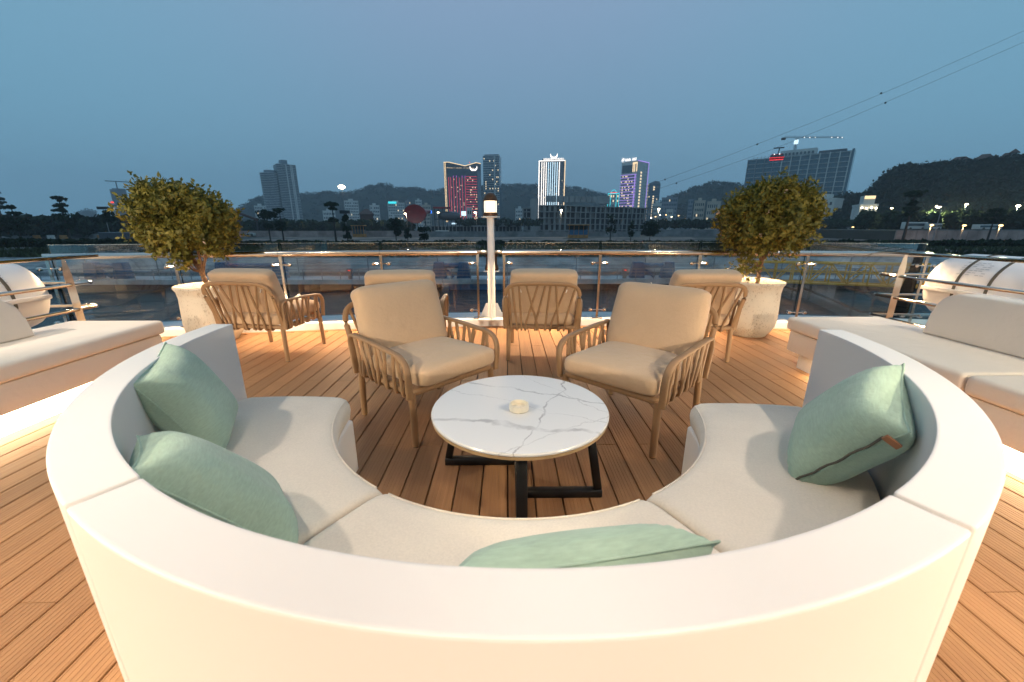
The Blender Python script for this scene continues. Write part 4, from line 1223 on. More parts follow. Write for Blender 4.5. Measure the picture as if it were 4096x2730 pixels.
# ---- hills
def hill(pts, dist, depth, crown, ncrown, nleaf, label, base_v=900):
    us = np.array([p[0] for p in pts], float); vv = np.array([p[1] for p in pts], float)
    U = np.linspace(us[0], us[-1], 90); V = np.interp(U, us, vv)
    rows = 14; vs = []; fs = []
    ridge = []
    for u, v in zip(U, V):
        T = PD(u, v, dist); T.z -= crown * 1.0; dr = Vector((T.x, T.y, 0)).normalized()
        h = max(2.0, T.z - GZ); ridge.append((T, dr, h))
        for i in range(rows):
            f = i / (rows - 1)
            if f <= 0.7:
                g_ = f / 0.7; z = GZ - 1 + (h + 1) * (math.sin(g_ * PI / 2) ** 1.2); d = -depth * (1 - g_)
            else:
                g_ = (f - 0.7) / 0.3; z = GZ - 1 + (h + 1) * (1 - g_); d = depth * g_
            vs.append((T.x + dr.x * d, T.y + dr.y * d, z))
    for i in range(len(U) - 1):
        for j in range(rows - 1): fs.append((i * rows + j, (i + 1) * rows + j, (i + 1) * rows + j + 1, i * rows + j + 1))
    MB().add(vs, fs).build('hill', M['hgreen'], kind='structure', smooth=80)
    bl = []
    for k in range(ncrown):
        q = RNG.random() * (len(ridge) - 1.01); i = int(q); T, dr, h = ridge[i]; T2, _, h2 = ridge[i + 1]; fr_ = q - i
        g_ = 1 - (RNG.random() ** 1.5) * 0.95
        hh = h + (h2 - h) * fr_; x = T.x + (T2.x - T.x) * fr_; y = T.y + (T2.y - T.y) * fr_
        z = GZ + hh * (math.sin(g_ * PI / 2) ** 1.2); d = -depth * (1 - g_)
        c = crown * random.uniform(0.6, 1.35)
        bl.append((x + dr.x * d, y + dr.y * d, z + c * 0.15, c * 1.15, c * 1.15, c * 0.9, nleaf))
    link('forest', leaf_cloud('forest', bl, crown * 0.24, 0.7, 0.45), M['hgreen'], label=label, cat='forest', kind='stuff')
hill([(935, 850), (960, 822), (1000, 795), (1074, 779), (1130, 776), (1200, 773), (1331, 764), (1400, 769), (1474, 743), (1543, 730), (1589, 750), (1655, 748), (1739, 761), (1775, 753), (1900, 745), (2000, 735), (2071, 735), (2153, 738), (2272, 745), (2323, 747), (2374, 764), (2428, 774), (2500, 800), (2560, 840)], 1250, 260, 6.5, 1500, 26, 'long wooded ridge behind the lit towers')
hill([(2600, 840), (2640, 806), (2687, 784), (2771, 749), (2853, 726), (2938, 730), (3020, 745), (3120, 775), (3200, 800), (3300, 830)], 1000, 220, 6.0, 700, 24, 'smooth wooded hill behind the right potted tree')
hill([(3330, 790), (3373, 777), (3458, 776), (3485, 769), (3536, 721), (3577, 677), (3645, 657), (3679, 680), (3706, 657), (3774, 653), (3866, 645), (3950, 640), (4025, 638), (4110, 622), (4300, 615), (4500, 640)], 430, 130, 4.6, 1100, 46, 'dark wooded hill with villas at the right edge')
hill([(290, 866), (310, 845), (350, 832), (372, 838), (414, 868)], 1900, 200, 7.0, 60, 24, 'small distant wooded hill at the far left')

# ================================================================== buildings
def bld(name, label, u0, u1, vtop, dist, yaw=0.0, cat='building', group=None):
    a = PD(u0, vtop, dist); b_ = PD(u1, vtop, dist); c = (a + b_) / 2
    phi = math.atan2(c.x, c.y)
    t = thing(name, label, cat, (c.x, c.y, GZ - 0.1), -phi + rad(yaw), group)
    return t, math.hypot(a.x - b_.x, a.y - b_.y), PD((u0 + u1) / 2, vtop, dist).z - GZ + 0.1
def grid(parent, name, x0, x1, z0, z1, nx, nz, fx, fz, m, y=0.0, p=1.0, dep=0.12, kind='stuff', side=None):
    mb = MB(); k = 0
    for i in range(nx):
        for j in range(nz):
            if RNG.random() > p: continue
            cx = x0 + (x1 - x0) * (i + .5) / nx; cz = z0 + (z1 - z0) * (j + .5) / nz
            w = (x1 - x0) / nx * fx / 2; h = (z1 - z0) / nz * fz / 2
            if side is None: mb.box(cx - w, cx + w, y - dep, y + 0.02, cz - h, cz + h)
            else: mb.box(side - 0.02, side + dep, y + cx - w, y + cx + w, cz - h, cz + h)
            k += 1
    if k: return mb.build(name, m, parent, smooth=0, kind=kind)
def lines_h(parent, name, x0, x1, zs, th, m, y=0.0, dep=0.3):
    for z in zs: MB().box(x0, x1, y - dep, y + 0.02, z - th / 2, z + th / 2).build(name, m, parent, smooth=0)
def lines_v(parent, name, xs, z0, z1, th, m, y=0.0, dep=0.3):
    for x in xs: MB().box(x - th / 2, x + th / 2, y - dep, y + 0.02, z0, z1).build(name, m, parent, smooth=0)
def simple(label, u0, u1, vtop, dist, nx, nz, wall, glass, lit=0.08, dep=14, yaw=0, roof=True, name='apartment_block'):
    t, w, h = bld(name, label, u0, u1, vtop, dist, yaw)
    MB().box(-w / 2, w / 2, 0, dep, 0, h).build('wall', wall, t, smooth=0)
    MB().box(-w / 2 - 0.25, w / 2 + 0.25, -0.25, dep + 0.25, h, h + 0.9).build('parapet', wall, t, smooth=0)
    if roof: MB().box(-w * 0.2, w * 0.15, dep * 0.3, dep * 0.7, h + 0.9, h + 3.6).build('roof_hut', wall, t, smooth=0)
    grid(t, 'window_pane', -w / 2 + 0.6, w / 2 - 0.6, h * 0.06, h - 0.6, nx, nz, 0.55, 0.5, glass, 0, 0.97)
    if lit: grid(t, 'lit_window', -w / 2 + 0.6, w / 2 - 0.6, h * 0.06, h - 0.6, nx, nz, 0.5, 0.45, M['litw'], -0.05, lit, 0.14)
    return t, w, h

# far left tower under construction with its crane
t, w, h = bld('tower_block', 'hazy tower under construction with a crane, far left', 438, 503, 760, 950)
MB().box(-w / 2, w / 2, 0, 24, 0, h).build('wall', M['greyb'], t, smooth=0)
MB().box(-w / 2 + 3, w / 2, 2, 22, h, h + 2.2).build('penthouse', M['greyb'], t, smooth=0)
lines_h(t, 'floor_slab', -w / 2 - .3, w / 2 + .3, np.linspace(4, h, 26), 0.7, M['conc'], 0, 0.5)
cr = MB().box(-w / 2 + 9, -w / 2 + 10.4, 10, 11.4, h, h + 13).build('crane_mast', M['dpole'], t, smooth=0)
MB().box(-w / 2 - 3, w / 2 + 6, 10.2, 11.2, h + 13, h + 14.2).build('crane_jib', M['dpole'], cr, smooth=0)
t, w, h = simple('small hazy block with a red sign below the far left tower', 437, 460, 816, 700, 4, 8, M['plaster'], M['dglass'], 0.2)
MB().box(-w * .2, w * .35, -0.6, -0.3, h + 0.9, h + 2.4).build('sign', M['redlamp'], t, smooth=0)

# twin residential tower
t, w, h = bld('residential_tower', 'tall grey banded twin tower left of the wooded ridge', 1104, 1182, 659, 820, 12)
MB().box(-w / 2, w / 2, 0, 26, 0, h).build('wall', M['slate'], t, smooth=0)
MB().box(-w * 0.22, w * 0.12, 4, 20, h, h + 7.5).build('penthouse', M['greyb'], t, smooth=0)
lines_h(t, 'floor_slab', -w / 2 - .4, w / 2 + .4, np.linspace(9, h, 36), 0.95, M['conc2'], 0, 0.9)
lines_v(t, 'pier', (-w * 0.02, w * 0.22, w * 0.3), 4, h, 1.6, M['plaster'], 0, 1.3)
wing = MB().lathe([(13.5, 0), (13.5, h * 0.855)], 20, (-w / 2 - 10.5, 12, 0)).build('wing', M['slate'], t, smooth=40)
for z in np.linspace(8, h * 0.855, 31):
    MB().lathe([(13.5, z - 0.5), (14.2, z - 0.5), (14.2, z + 0.45), (13.5, z + 0.45)], 20, (-w / 2 - 10.5, 12, 0), cap=False).build('balcony_band', M['conc2'], wing, smooth=40)
MB().lathe([(9, h * 0.855), (9, h * 0.855 + 5)], 20, (-w / 2 - 9, 12, 0)).build('wing_roof', M['greyb'], wing, smooth=40)
MB().box(-w * 0.95, w * 0.62, -6, 30, 0, 11).build('podium', M['conc2'], t, smooth=0)
simple('small white block with a gabled top left of the twin tower', 1016, 1063, 826, 700, 7, 8, M['plaster'], M['dglass'], 0.05)
simple('white slab block right of the tall lit lamp', 1376, 1432, 806, 650, 8, 9, M['plaster'], M['dglass'], 0.03)
simple('grey low block left of the teal sign building', 1478, 1517, 824, 620, 5, 6, M['plaster'], M['dglass'], 0.05)
t, w, h = simple('white hotel with a glowing teal rooftop sign', 1550, 1617, 814, 600, 9, 9, M['plaster'], M['dglass'], 0.12)
MB().box(-w / 2 + 1, w * 0.02, -0.8, -0.3, h - 0.5, h + 2.2).build('sign', M['teal'], t, smooth=0)
MB().box(-w * 0.2, w * 0.3, -0.3, -0.15, 1.0, 3.0).build('shop_front', M['cool'], t, smooth=0)
simple('slim grey block behind the teal sign building', 1622, 1642, 806, 800, 4, 9, M['greyb'], M['dglass'], 0.1)
simple('pale stepped block left of the red lit hotel', 1661, 1687, 803, 760, 4, 9, M['plaster'], M['dglass'], 0.15)
simple('cream block beside the funnel slide', 1688, 1722, 823, 560, 5, 6, M['cream'], M['dglass'], 0.06)
simple('low hazy block under the ridge, left of the white slab', 1290, 1340, 846, 640, 7, 4, M['plaster'], M['dglass'], 0.03)
simple('small white house row left of the concrete shell', 2062, 2096, 838, 520, 5, 5, M['plaster'], M['dglass'], 0.1)

# wing emblem used on two hotels
def emblem(parent, cx, cz, s_, m, y):
    mb = MB()
    for sg in (-1, 1):
        P = [(0.04, -0.42), (0.30, -0.36), (0.62, -0.08), (0.80, 0.30), (0.84, 0.56), (0.96, 0.34), (0.98, 0.0), (0.84, -0.36), (0.52, -0.62), (0.20, -0.70), (0.04, -0.68)]
        mb.prism([(cx + sg * x * s_, cz + z * s_) for x, z in P], y - 0.4, y)
    mb.prism([(cx - 0.12 * s_, cz - 0.55 * s_), (cx, cz + 0.02 * s_), (cx + 0.12 * s_, cz - 0.55 * s_)], y - 0.45, y - 0.05)
    for sg in (-1, 1):
        mb.prism([(cx + sg * 0.2 * s_, cz - 0.45 * s_), (cx + sg * 0.36 * s_, cz - 0.05 * s_), (cx + sg * 0.42 * s_, cz - 0.34 * s_)], y - 0.42, y - 0.02)
    return mb.build('wing_emblem', m, parent, smooth=0)
def letters(parent, x0, x1, z0, z1, n_, m, y, nm='sign_letters'):
    mb = MB()
    for k in range(n_):
        if n_ > 6 and k == n_ // 2: continue
        a = x0 + (x1 - x0) * k / n_; b_ = a + (x1 - x0) / n_ * 0.72
        th = (b_ - a) * 0.3
        mb.box(a, a + th, y - 0.3, y, z0, z1)
        mb.box(b_ - th, b_, y - 0.3, y, z0, z1 - (0 if k % 2 else (z1 - z0) * 0.4))
        zz = (z0 + z1) / 2 if k % 3 else z1 - (z1 - z0) * 0.15
        mb.box(a + th, b_ - th, y - 0.3, y, zz - (z1 - z0) * 0.1, zz + (z1 - z0) * 0.1)
    return mb.build(nm, m, parent, smooth=0)

# red lit hotel with the dipped roofline
t, w, h = bld('hotel_tower', 'dark hotel with red light lines and gold outlined dipped roof', 1774, 1923, 653, 760)
X = lambda f: -w / 2 + w * f
roofl = [(X(0), h), (X(0.13), h + 0.6), (X(0.575), h - 5.0), (X(0.875), h + 0.6), (X(1.0), h - 1.0)]
MB().prism([(X(0), 0), (X(1), 0)] + roofl[::-1], 0, 26).build('wall', M['slate'], t, smooth=0)
MB().box(X(0.90), X(0.997), -0.7, 0.0, 0, h - 13).build('side_panel', M['greyb'], t, smooth=0)
for a, b_ in zip(roofl[:-1], roofl[1:]):
    MB().tube([(a[0], -0.5, a[1] + 0.4), (b_[0], -0.5, b_[1] + 0.4)], 0.55, 6).build('outline_light', M['gold'], t)
for f in (0.012, 0.045): MB().box(X(f) - 0.4, X(f) + 0.4, -0.9, -0.3, 6, h - 0.4).build('outline_light', M['gold'], t, smooth=0)
zb, zt_ = h * 0.145, h * 0.80
grid(t, 'window_pane', X(0.12), X(0.56), zb, zt_, 14, 22, 0.6, 0.55, M['dglass'], 0, 0.97, 0.1)
grid(t, 'lit_window', X(0.12), X(0.56), zb, zt_, 14, 22, 0.5, 0.5, M['litw'], -0.05, 0.10, 0.12)
grid(t, 'window_pane', X(0.585), X(0.885), zb, zt_, 9, 18, 0.65, 0.6, M['dglass'], 0, 0.97, 0.1)
grid(t, 'lit_window', X(0.585), X(0.885), zb, zt_, 9, 18, 0.6, 0.5, M['litw'], -0.05, 0.14, 0.12)
lines_v(t, 'pier', [X(f) for f in (0.155, 0.235, 0.31, 0.39, 0.465, 0.54)], zb, zt_, 1.6, M['greyb'], 0, 0.5)
lines_v(t, 'red_light_line', [X(f) for f in (0.118, 0.175, 0.25, 0.33, 0.41, 0.485, 0.565)], zb, zt_ - 1.5, 0.62, M['red'], -0.3, 0.5)
lines_v(t, 'magenta_light_line', [X(f) for f in (0.25, 0.33, 0.485, 0.565)], zt_ - 1.4, zt_ + 1.2, 0.62, M['mag'], -0.3, 0.5)
lines_h(t, 'red_light_line', X(0.59), X(0.885), np.linspace(zb, zt_, 18), 0.55, M['red'], -0.3, 0.5)
MB().box(X(0.10), X(0.90), -1.2, 0, h * 0.105, h * 0.135).build('cornice', M['slate'], t, smooth=0)
grid(t, 'crown_light', X(0.03), X(0.80), h - 9.0, h - 7.4, 40, 1, 0.25, 0.9, M['gold'], -0.3, 0.8, 0.2)
emblem(t, X(0.80), h - 8.0, 6.8, M['wht'], -0.6)
MB().box(X(0.0), X(1.0), -8, 0, 0, h * 0.10).build('podium', M['greyb'], t, smooth=0)
grid(t, 'lit_window', X(0.15), X(0.35), 7, 10, 6, 1, 0.8, 0.8, M['cool'], -8, 0.8)
MB().ball((X(0.70), 8, h + 2), 0.7).build('warning_lamp', M['redlamp'], t)

# blue glass tower behind the lantern
t, w, h = bld('glass_tower', 'slender blue glass tower behind the lantern', 1929, 1997, 624, 860, -10)
P = [(-w / 2 + 4 - 4 * math.cos(a), 4 - 4 * math.sin(a)) for a in np.linspace(0, PI / 2, 6)] + [(w / 2, 3), (w / 2, 26), (-w / 2, 26)]
MB().slab(P, 0, h).build('wall', M['bglass'], t, smooth=30)
lines_h(t, 'floor_slab', -w / 2 + 1, w / 2, np.linspace(6, h, 32), 0.9, M['plaster'], 2.0, 2.4)
lines_v(t, 'mullion', np.linspace(-w / 2 + 2, w / 2 - 1, 10), 2, h, 0.5, M['greyb'], 2.0, 2.2)
lines_v(t, 'pier', (w * 0.22,), 2, h, 2.4, M['plaster'], 2.0, 2.6)
grid(t, 'lit_window', -w / 2 + 2, w / 2 - 1, 6, h - 3, 11, 30, 0.6, 0.5, M['litw'], -0.3, 0.10, 0.2)
MB().box(-w / 2 + 3, w / 2 - 2, 6, 22, h, h + 3.5).build('penthouse', M['greyb'], t, smooth=0)

# white striped hotel
t, w, h = bld('hotel_tower', 'bright hotel tower striped with vertical white lights and a wing emblem', 2157, 2261, 643, 900, -3)
MB().box(-w / 2, w / 2, 0, 26, 0, h).build('wall', M['slate'], t, smooth=0)
MB().box(-w * 0.40, w * 0.46, -0.4, 22, h, h + 3.4).build('crown', M['slate'], t, smooth=0)
lines_h(t, 'floor_slab', -w / 2, w / 2, np.linspace(4, h - 3, 30), 0.5, M['greyb'], 0, 0.25)
for f in (0.105, 0.19, 0.275, 0.36, 0.445, 0.53, 0.615, 0.70, 0.785):
    s_ = 0.0 if f < 0.25 else h * 0.14
    MB().box(-w / 2 + w * f - 0.75, -w / 2 + w * f + 0.75, -1.0, 0, h * 0.22, h - 3).build('white_light_line', M['cool'] if 0.3 < f < 0.75 else M['wht'], t, smooth=0)
for f in (0.0, 1.0): MB().box(-w / 2 + w * f - 0.9, -w / 2 + w * f + 0.9, -1.0, 0.6, h * 0.15, h).build('outline_light', M['wht'] if f == 0 else M['gold'], t, smooth=0)
MB().box(-w / 2, w / 2, -1.1, 0, h - 1.2, h + 0.3).build('outline_light', M['wht'], t, smooth=0)
letters(t, -w * 0.33, w * 0.45, h + 1.0, h + 4.6, 24, M['wht'], -0.8)
emblem(t, w * 0.06, h + 9.5, 8.0, M['wht'], 2)
grid(t, 'lit_window', -w / 2 + 1, w / 2 - 1, h * .2, h - 4, 20, 28, 0.4, 0.5, M['litw'], -0.1, 0.05, 0.2)

# violet lit hotel, turned so that its side shows
t, w, h = bld('hotel_tower', 'pale hotel with violet floor lines and white rooftop sign', 2487, 2553, 645, 800, -30)
w *= 1.12; D = 40
MB().box(-w / 2, w / 2, 0, D, 0, h * 0.995).build('wall', M['plaster'], t, smooth=0)
zs = np.linspace(h * 0.18, h * 0.80, 16)
grid(t, 'window_pane', -w / 2 + 0.6, w / 2 - 5, h * 0.12, h * 0.80, 10, 17, 0.62, 0.62, M['dglass'], 0, 1.0, 0.15)
grid(t, 'lit_window', -w / 2 + 0.6, w / 2 - 5, h * 0.12, h * 0.80, 10, 17, 0.6, 0.5, M['litw'], -0.08, 0.28, 0.2)
lines_h(t, 'violet_light_line', -w / 2 - 1, w / 2 - 0.3, zs, 0.55, M['pur'], -0.4, 0.7)
MB().box(w / 2 - 3.4, w / 2 - 2.8, -1.0, -0.2, h * 0.12, h * 0.80).build('violet_light_line', M['pur'], t, smooth=0)
MB().box(-w / 2 + 2, w / 2 - 9, -0.8, 0, h * 0.83, h * 0.94).build('top_glazing', M['dglass'], t, smooth=0)
MB().box(w / 2 - 9, w / 2 - 0.5, -1.2, 0, h * 0.955, h * 0.972).build('gold_light', M['gold'], t, smooth=0)
for xx in (w / 2 - 8.5, w / 2 - 5.5, w / 2 - 1): MB().box(xx - 0.4, xx + 0.4, -1.2, 0, h * 0.84, h * 0.955).build('gold_light', M['gold'], t, smooth=0)
mb = MB()
for k in range(17): mb.box(w / 2 - 0.02, w / 2 + 0.3, D * 0.30, D * 0.42, h * 0.1 + h * 0.045 * k, h * 0.1 + h * 0.045 * k + h * 0.026)
mb.build('stair_window', M['litw'], t, smooth=0, kind='stuff')
mb = MB()
for k in range(20):
    for q in (0.62, 0.8): mb.box(w / 2 - 0.02, w / 2 + 0.2, D * q, D * q + 1.4, h * 0.06 + h * 0.045 * k, h * 0.06 + h * 0.045 * k + 1.6)
mb.build('window_pane', M['dglass'], t, smooth=0, kind='stuff')
MB().box(w / 2 - 0.3, w / 2 + 0.5, D - 0.5, D + 0.4, h * 0.1, h).build('violet_light_line', M['pur'], t, smooth=0)
MB().box(w / 2 - 0.3, w / 2 + 0.5, 0, D, h * 0.99, h * 1.0).build('violet_light_line', M['pur'], t, smooth=0)
letters(t, -w * 0.28, w * 0.42, h * 1.0, h * 1.0 + 4.5, 10, M['wht'], -0.5)
mb = MB()
for k in range(10):
    a = k * PI / 5; mb.prism([(-w * 0.42 + 0.3 * math.cos(a + 1.5), h * 1.0 + 3 + 0.6 * math.sin(a + 1.5)), (-w * 0.42 + 4.6 * math.cos(a), h + 3 + 4.6 * math.sin(a)), (-w * 0.42 + 0.3 * math.cos(a - 1.5), h + 3 + 0.6 * math.sin(a - 1.5))], -1.0, -0.6)
mb.build('flower_emblem', M['wht'], t, smooth=0)
t, w, h = simple('small hotel outlined in teal light left of the violet hotel', 2432, 2478, 775, 760, 5, 7, M['plaster'], M['dglass'], 0.35)
lines_v(t, 'teal_light_line', (-w * .48, -w * .25, w * .25, w * .48), 2, h, 0.7, M['teal'], 0, 0.5)
MB().box(-w / 2, w / 2, -0.6, 0, h - 0.6, h + 0.5).build('teal_light_line', M['teal'], t, smooth=0)
ar = [(w * 0.22 * math.cos(a), -0.3, h + 0.9 + 5.0 * math.sin(a)) for a in np.linspace(0, PI, 12)]
MB().tube(ar, 0.45, 6).build('teal_arch', M['teal'], t)
MB().box(-w * .3, w * .3, -0.7, -0.2, h + 0.9, h + 1.7).build('sign', M['redlamp'], t, smooth=0)
t, w, h = bld('glass_tower', 'dark teal glass tower right of the violet hotel', 2596, 2643, 733, 720, 6)
MB().slab([(-w / 2, 0), (w / 2, 0), (w / 2, 20), (-w / 2, 20)], 0, h * 0.985).build('wall', M['bglass'], t, smooth=0)
MB().prism([(-w / 2, h * 0.985), (w / 2, h * 0.985), (w / 2 - 2, h * 1.03), (w * 0.05, h * 1.05), (-w / 2 + 1, h * 1.0)], 1, 19).build('roof', M['greyb'], t, smooth=0)
lines_h(t, 'floor_slab', -w / 2, w / 2, np.linspace(5, h * 0.97, 20), 0.4, M['greyb'], 0, 0.2)
grid(t, 'lit_window', -w * 0.10, w * 0.06, 4, h * 0.93, 1, 18, 0.8, 0.6, M['litw'], -0.1, 0.85, 0.2)
grid(t, 'lit_window', -w * .45, w * .45, h * 0.3, h * 0.95, 8, 12, 0.6, 0.5, M['litw'], -0.1, 0.12, 0.2)
simple('white block right of the concrete shell, behind street lamps', 2610, 2646, 818, 420, 6, 6, M['plaster'], M['dglass'], 0.05)
simple('slim white block behind the clipped hedge', 2667, 2692, 842, 380, 3, 4, M['plaster'], M['dglass'], 0.0, roof=False)
simple('grey apartment block below the smooth hill', 2648, 2712, 793, 640, 9, 7, M['greyb'], M['dglass'], 0.06)
simple('hazy narrow block below the smooth hill', 2755, 2774, 800, 640, 4, 7, M['greyb'], M['dglass'], 0.05, roof=False)
simple('pink tinted block left of the right potted tree', 2779, 2822, 806, 480, 5, 5, M['cream'], M['dglass'], 0.12)
simple('pink tinted block with open galleries beside the right potted tree', 2830, 2884, 810, 470, 6, 4, M['cream'], M['dglass'], 0.04)
simple('pale green white block right of the right potted tree', 3246, 3342, 800, 340, 5, 5, M['plaster'], M['dglass'], 0.02, yaw=-20)
t, w, h = simple('white floodlit hotel with gold rooftop sign below the hill', 3440, 3512, 824, 290, 4, 4, M['plaster'], M['dglass'], 0.1, yaw=14, roof=False)
MB().box(-w * .3, w * .35, 2, 9, h + 0.9, h + 5.2).build('upper_floor', M['plaster'], t, smooth=0)
MB().box(-w * .28, w * .33, 1.5, 1.95, h + 3.6, h + 5.0).build('sign', M['gold'], t, smooth=0)
for k in range(4): MB().ball((-w * .4 + k * w * .27, -1.0, h - 1.0 - .3 * (k % 2)), 0.45, 8, 5).build('floodlight', M['street'], t)

# villas on the hill top
for k, (u0, u1, v0) in enumerate(((3790, 3888, 644), (3898, 3978, 634), (3997, 4050, 630))):
    lab = ('long dark roofed villa at the left of the hilltop', 'middle villa on the hilltop', 'hilltop villa just left of the lookout tower')[k]
    t, w, h = bld('villa', lab, u0, u1, v0 + 7, 424)
    h0 = h - 5.5
    MB().box(-w / 2, w / 2, 0, 10, h0, h).build('wall', M['greyb'], t, smooth=0)
    MB().add([(-w / 2 - 1, -1, h), (w / 2 + 1, -1, h), (w / 2 + 1, 11, h), (-w / 2 - 1, 11, h), (-w * .2, 5, h + 4.2), (w * .2, 5, h + 4.2)], [(0, 1, 5, 4), (1, 2, 5), (2, 3, 4, 5), (3, 0, 4), (0, 3, 2, 1)]).build('roof', M['rooft'], t, smooth=0)
    grid(t, 'window_pane', -w / 2 + .5, w / 2 - .5, h0 + 1.5, h - .6, 7, 1, .5, .8, M['plaster'], 0, 1)
t, w, h = bld('lookout_tower', 'small hipped lookout tower on the hill top', 4046, 4070, 612, 424)
MB().box(-w / 2, w / 2, 0, w, h - 11, h).build('wall', M['greyb'], t, smooth=0)
MB().add([(-w / 2 - 1.2, -1.2, h), (w / 2 + 1.2, -1.2, h), (w / 2 + 1.2, w + 1.2, h), (-w / 2 - 1.2, w + 1.2, h), (0, w / 2, h + 2.6)], [(0, 1, 4), (1, 2, 4), (2, 3, 4), (3, 0, 4), (0, 3, 2, 1)]).build('roof', M['rooft'], t, smooth=0)

# ---- unfinished concrete shell
def wing_frame(parent, A, B, depth, nb, levels, roof=True):
    """A,B: ground points along the front; bays built as slabs, columns, party walls and back walls"""
    e = thing_part('wing', parent); d = B - A; L = math.hypot(d.x, d.y)
    e.location = A - parent.location; e.rotation_euler.z = math.atan2(d.y, d.x)
    for z in levels[1:]:
        MB().box(0, L, -0.4, depth, z - 0.55, z).build('slab', M['conc'], e, smooth=0)
    for i in range(nb + 1):
        x = L * i / nb
        MB().box(max(0, x - 0.35), min(L, x + 0.35), 0.0, 0.7, levels[0], levels[-1] - 0.56).build('column', M['conc'], e, smooth=0)
    for i in range(nb):
        for j in range(len(levels) - 1):
            x0 = L * i / nb + 0.36; x1 = L * (i + 1) / nb - 0.36
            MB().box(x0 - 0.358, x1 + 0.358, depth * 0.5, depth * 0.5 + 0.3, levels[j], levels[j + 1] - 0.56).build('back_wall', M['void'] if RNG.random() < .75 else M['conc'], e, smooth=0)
            if RNG.random() < 0.75 and j > 0:
                f = random.choice((0.35, 0.45, 0.3))
                MB().box(x0, x0 + (x1 - x0) * f, 1.2, 1.5, levels[j], levels[j + 1] - 0.56).build('infill_wall', M['conc'], e, smooth=0)
    return e
def thing_part(name, parent):
    o = bpy.data.objects.new(name, None); COL.objects.link(o); o.parent = parent; return o
def G(u, v, y):
    p = PX(u, v, y); p.z = GZ; return p
sh = thing('concrete_shell', 'unfinished grey concrete building shell with open bays', 'building', (0, 0, 0))
zt0 = PX(2238, 803, 330).z
lv = list(np.linspace(GZ - 0.1, zt0, 6))
wing_frame(sh, G(2238, 900, 330), G(2607, 900, 385), 16, 20, lv)
wing_frame(sh, G(2153, 900, 332), G(2237, 900, 330.5), 16, 4, lv)
wing_frame(sh, G(2089, 900, 334), G(2122, 900, 333), 16, 2, lv[:5] + [lv[5] - 2])
a = G(2123, 900, 331); b_ = G(2152, 900, 331)
MB().box(a.x, b_.x, 331, 347, GZ, PX(2130, 795, 331).z).build('stair_tower', M['conc'], sh, smooth=0)
a = G(2184, 900, 340); b_ = G(2390, 900, 352)
for k in range(9):
    xa = a.x + (b_.x - a.x) * k / 9; xb = a.x + (b_.x - a.x) * (k + .72) / 9; yy = 340 + 12 * k / 9 + 4
    MB().box(xa, xb, yy, yy + 5, zt0 + 0.01, zt0 + 4.6).build('roof_room', M['conc'], sh, smooth=0)
MB().box(PX(2395, 800, 372).x, PX(2440, 800, 372).x, 374, 382, zt0 + 0.01, zt0 + 6.5).build('roof_room', M['conc'], sh, smooth=0)
# low colonnade left of it
co = thing('colonnade', 'low unfinished concrete deck on columns left of the shell', 'structure', (0, 0, 0))
a = G(1716, 900, 300); b_ = G(2088, 900, 300); z1 = PX(1900, 903, 300).z
MB().box(a.x, b_.x, 300, 316, z1 - 0.7, z1).build('slab', M['conc'], co, smooth=0)
for k in range(26):
    x = a.x + (b_.x - a.x) * (k + .5) / 26
    MB().box(x - .3, x + .3, 300.4, 301, GZ - .2, z1 - .71).build('column', M['conc'], co, smooth=0)
for k in range(12):
    x = PX(2005, 900, 306).x + (b_.x - PX(2005, 900, 306).x) * k / 12
    MB().box(x - .35, x + .35, 306, 306.7, z1 + .01, z1 + 3.6).build('upper_column', M['conc'], co, smooth=0)
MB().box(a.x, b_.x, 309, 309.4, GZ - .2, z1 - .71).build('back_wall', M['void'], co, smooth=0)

# ---- large building under construction at the right, with tower crane
A = PX(2985, 700, 520); B = PX(3388, 700, 455)
t = thing('apartment_slab', 'large glazed slab block under construction behind the right potted tree', 'building', (A.x, A.y, GZ - .1), math.atan2(B.y - A.y, B.x - A.x))
L = math.hypot(B.x - A.x, B.y - A.y); hL = PX(2989, 640, 520).z - GZ; D = 22
MB().box(0, L, 0, D, 0, hL).build('wall', M['bglass'], t, smooth=0)
for z in np.linspace(6, hL - 0.8, 16): MB().box(-0.5, L + 0.4, -1.2, 0.01, z - 0.28, z + 0.28).build('floor_slab', M['conc2'], t, smooth=0)
for k in range(12):
    x = L * (k + .02) / 11.1; MB().box(x - .45, x + .45, -1.5, 0.01, 0, hL).build('pier', M['plaster'] if k > 3 else M['greyb'], t, smooth=0)
for k in range(24): MB().box(L * k / 24 + .2, L * k / 24 + .5, -.35, 0.01, 0, hL).build('mullion', M['slate'], t, smooth=0)
MB().box(L, L + 2.2, -1.0, D, 0, hL + 1.5).build('end_wall', M['bglass'], t, smooth=0)
MB().box(L * .33, L * .68, 2, 12, hL, hL + 6.5).build('roof_screen', M['plaster'], t, smooth=0)
for k in range(9): MB().box(L * .34 + k * L * .037, L * .36 + k * L * .037, 1.2, 1.9, hL + 1.0, hL + 3.6).build('screen_opening', M['dglass'], t, smooth=0)
MB().box(L * .70, L * .95, 3, 14, hL, hL + 2.8).build('roof_plant', M['slate'], t, smooth=0)
for k in range(7): MB().tube([(L * (.05 + .04 * k), 3, hL), (L * (.05 + .04 * k), 3, hL + 3.2)], .15, 5).build('scaffold_pole', M['dpole'], t)
MB().box(L * .03, L * .32, 2.9, 3.1, hL + 1.5, hL + 1.7).build('scaffold_rail', M['dpole'], t, smooth=0)
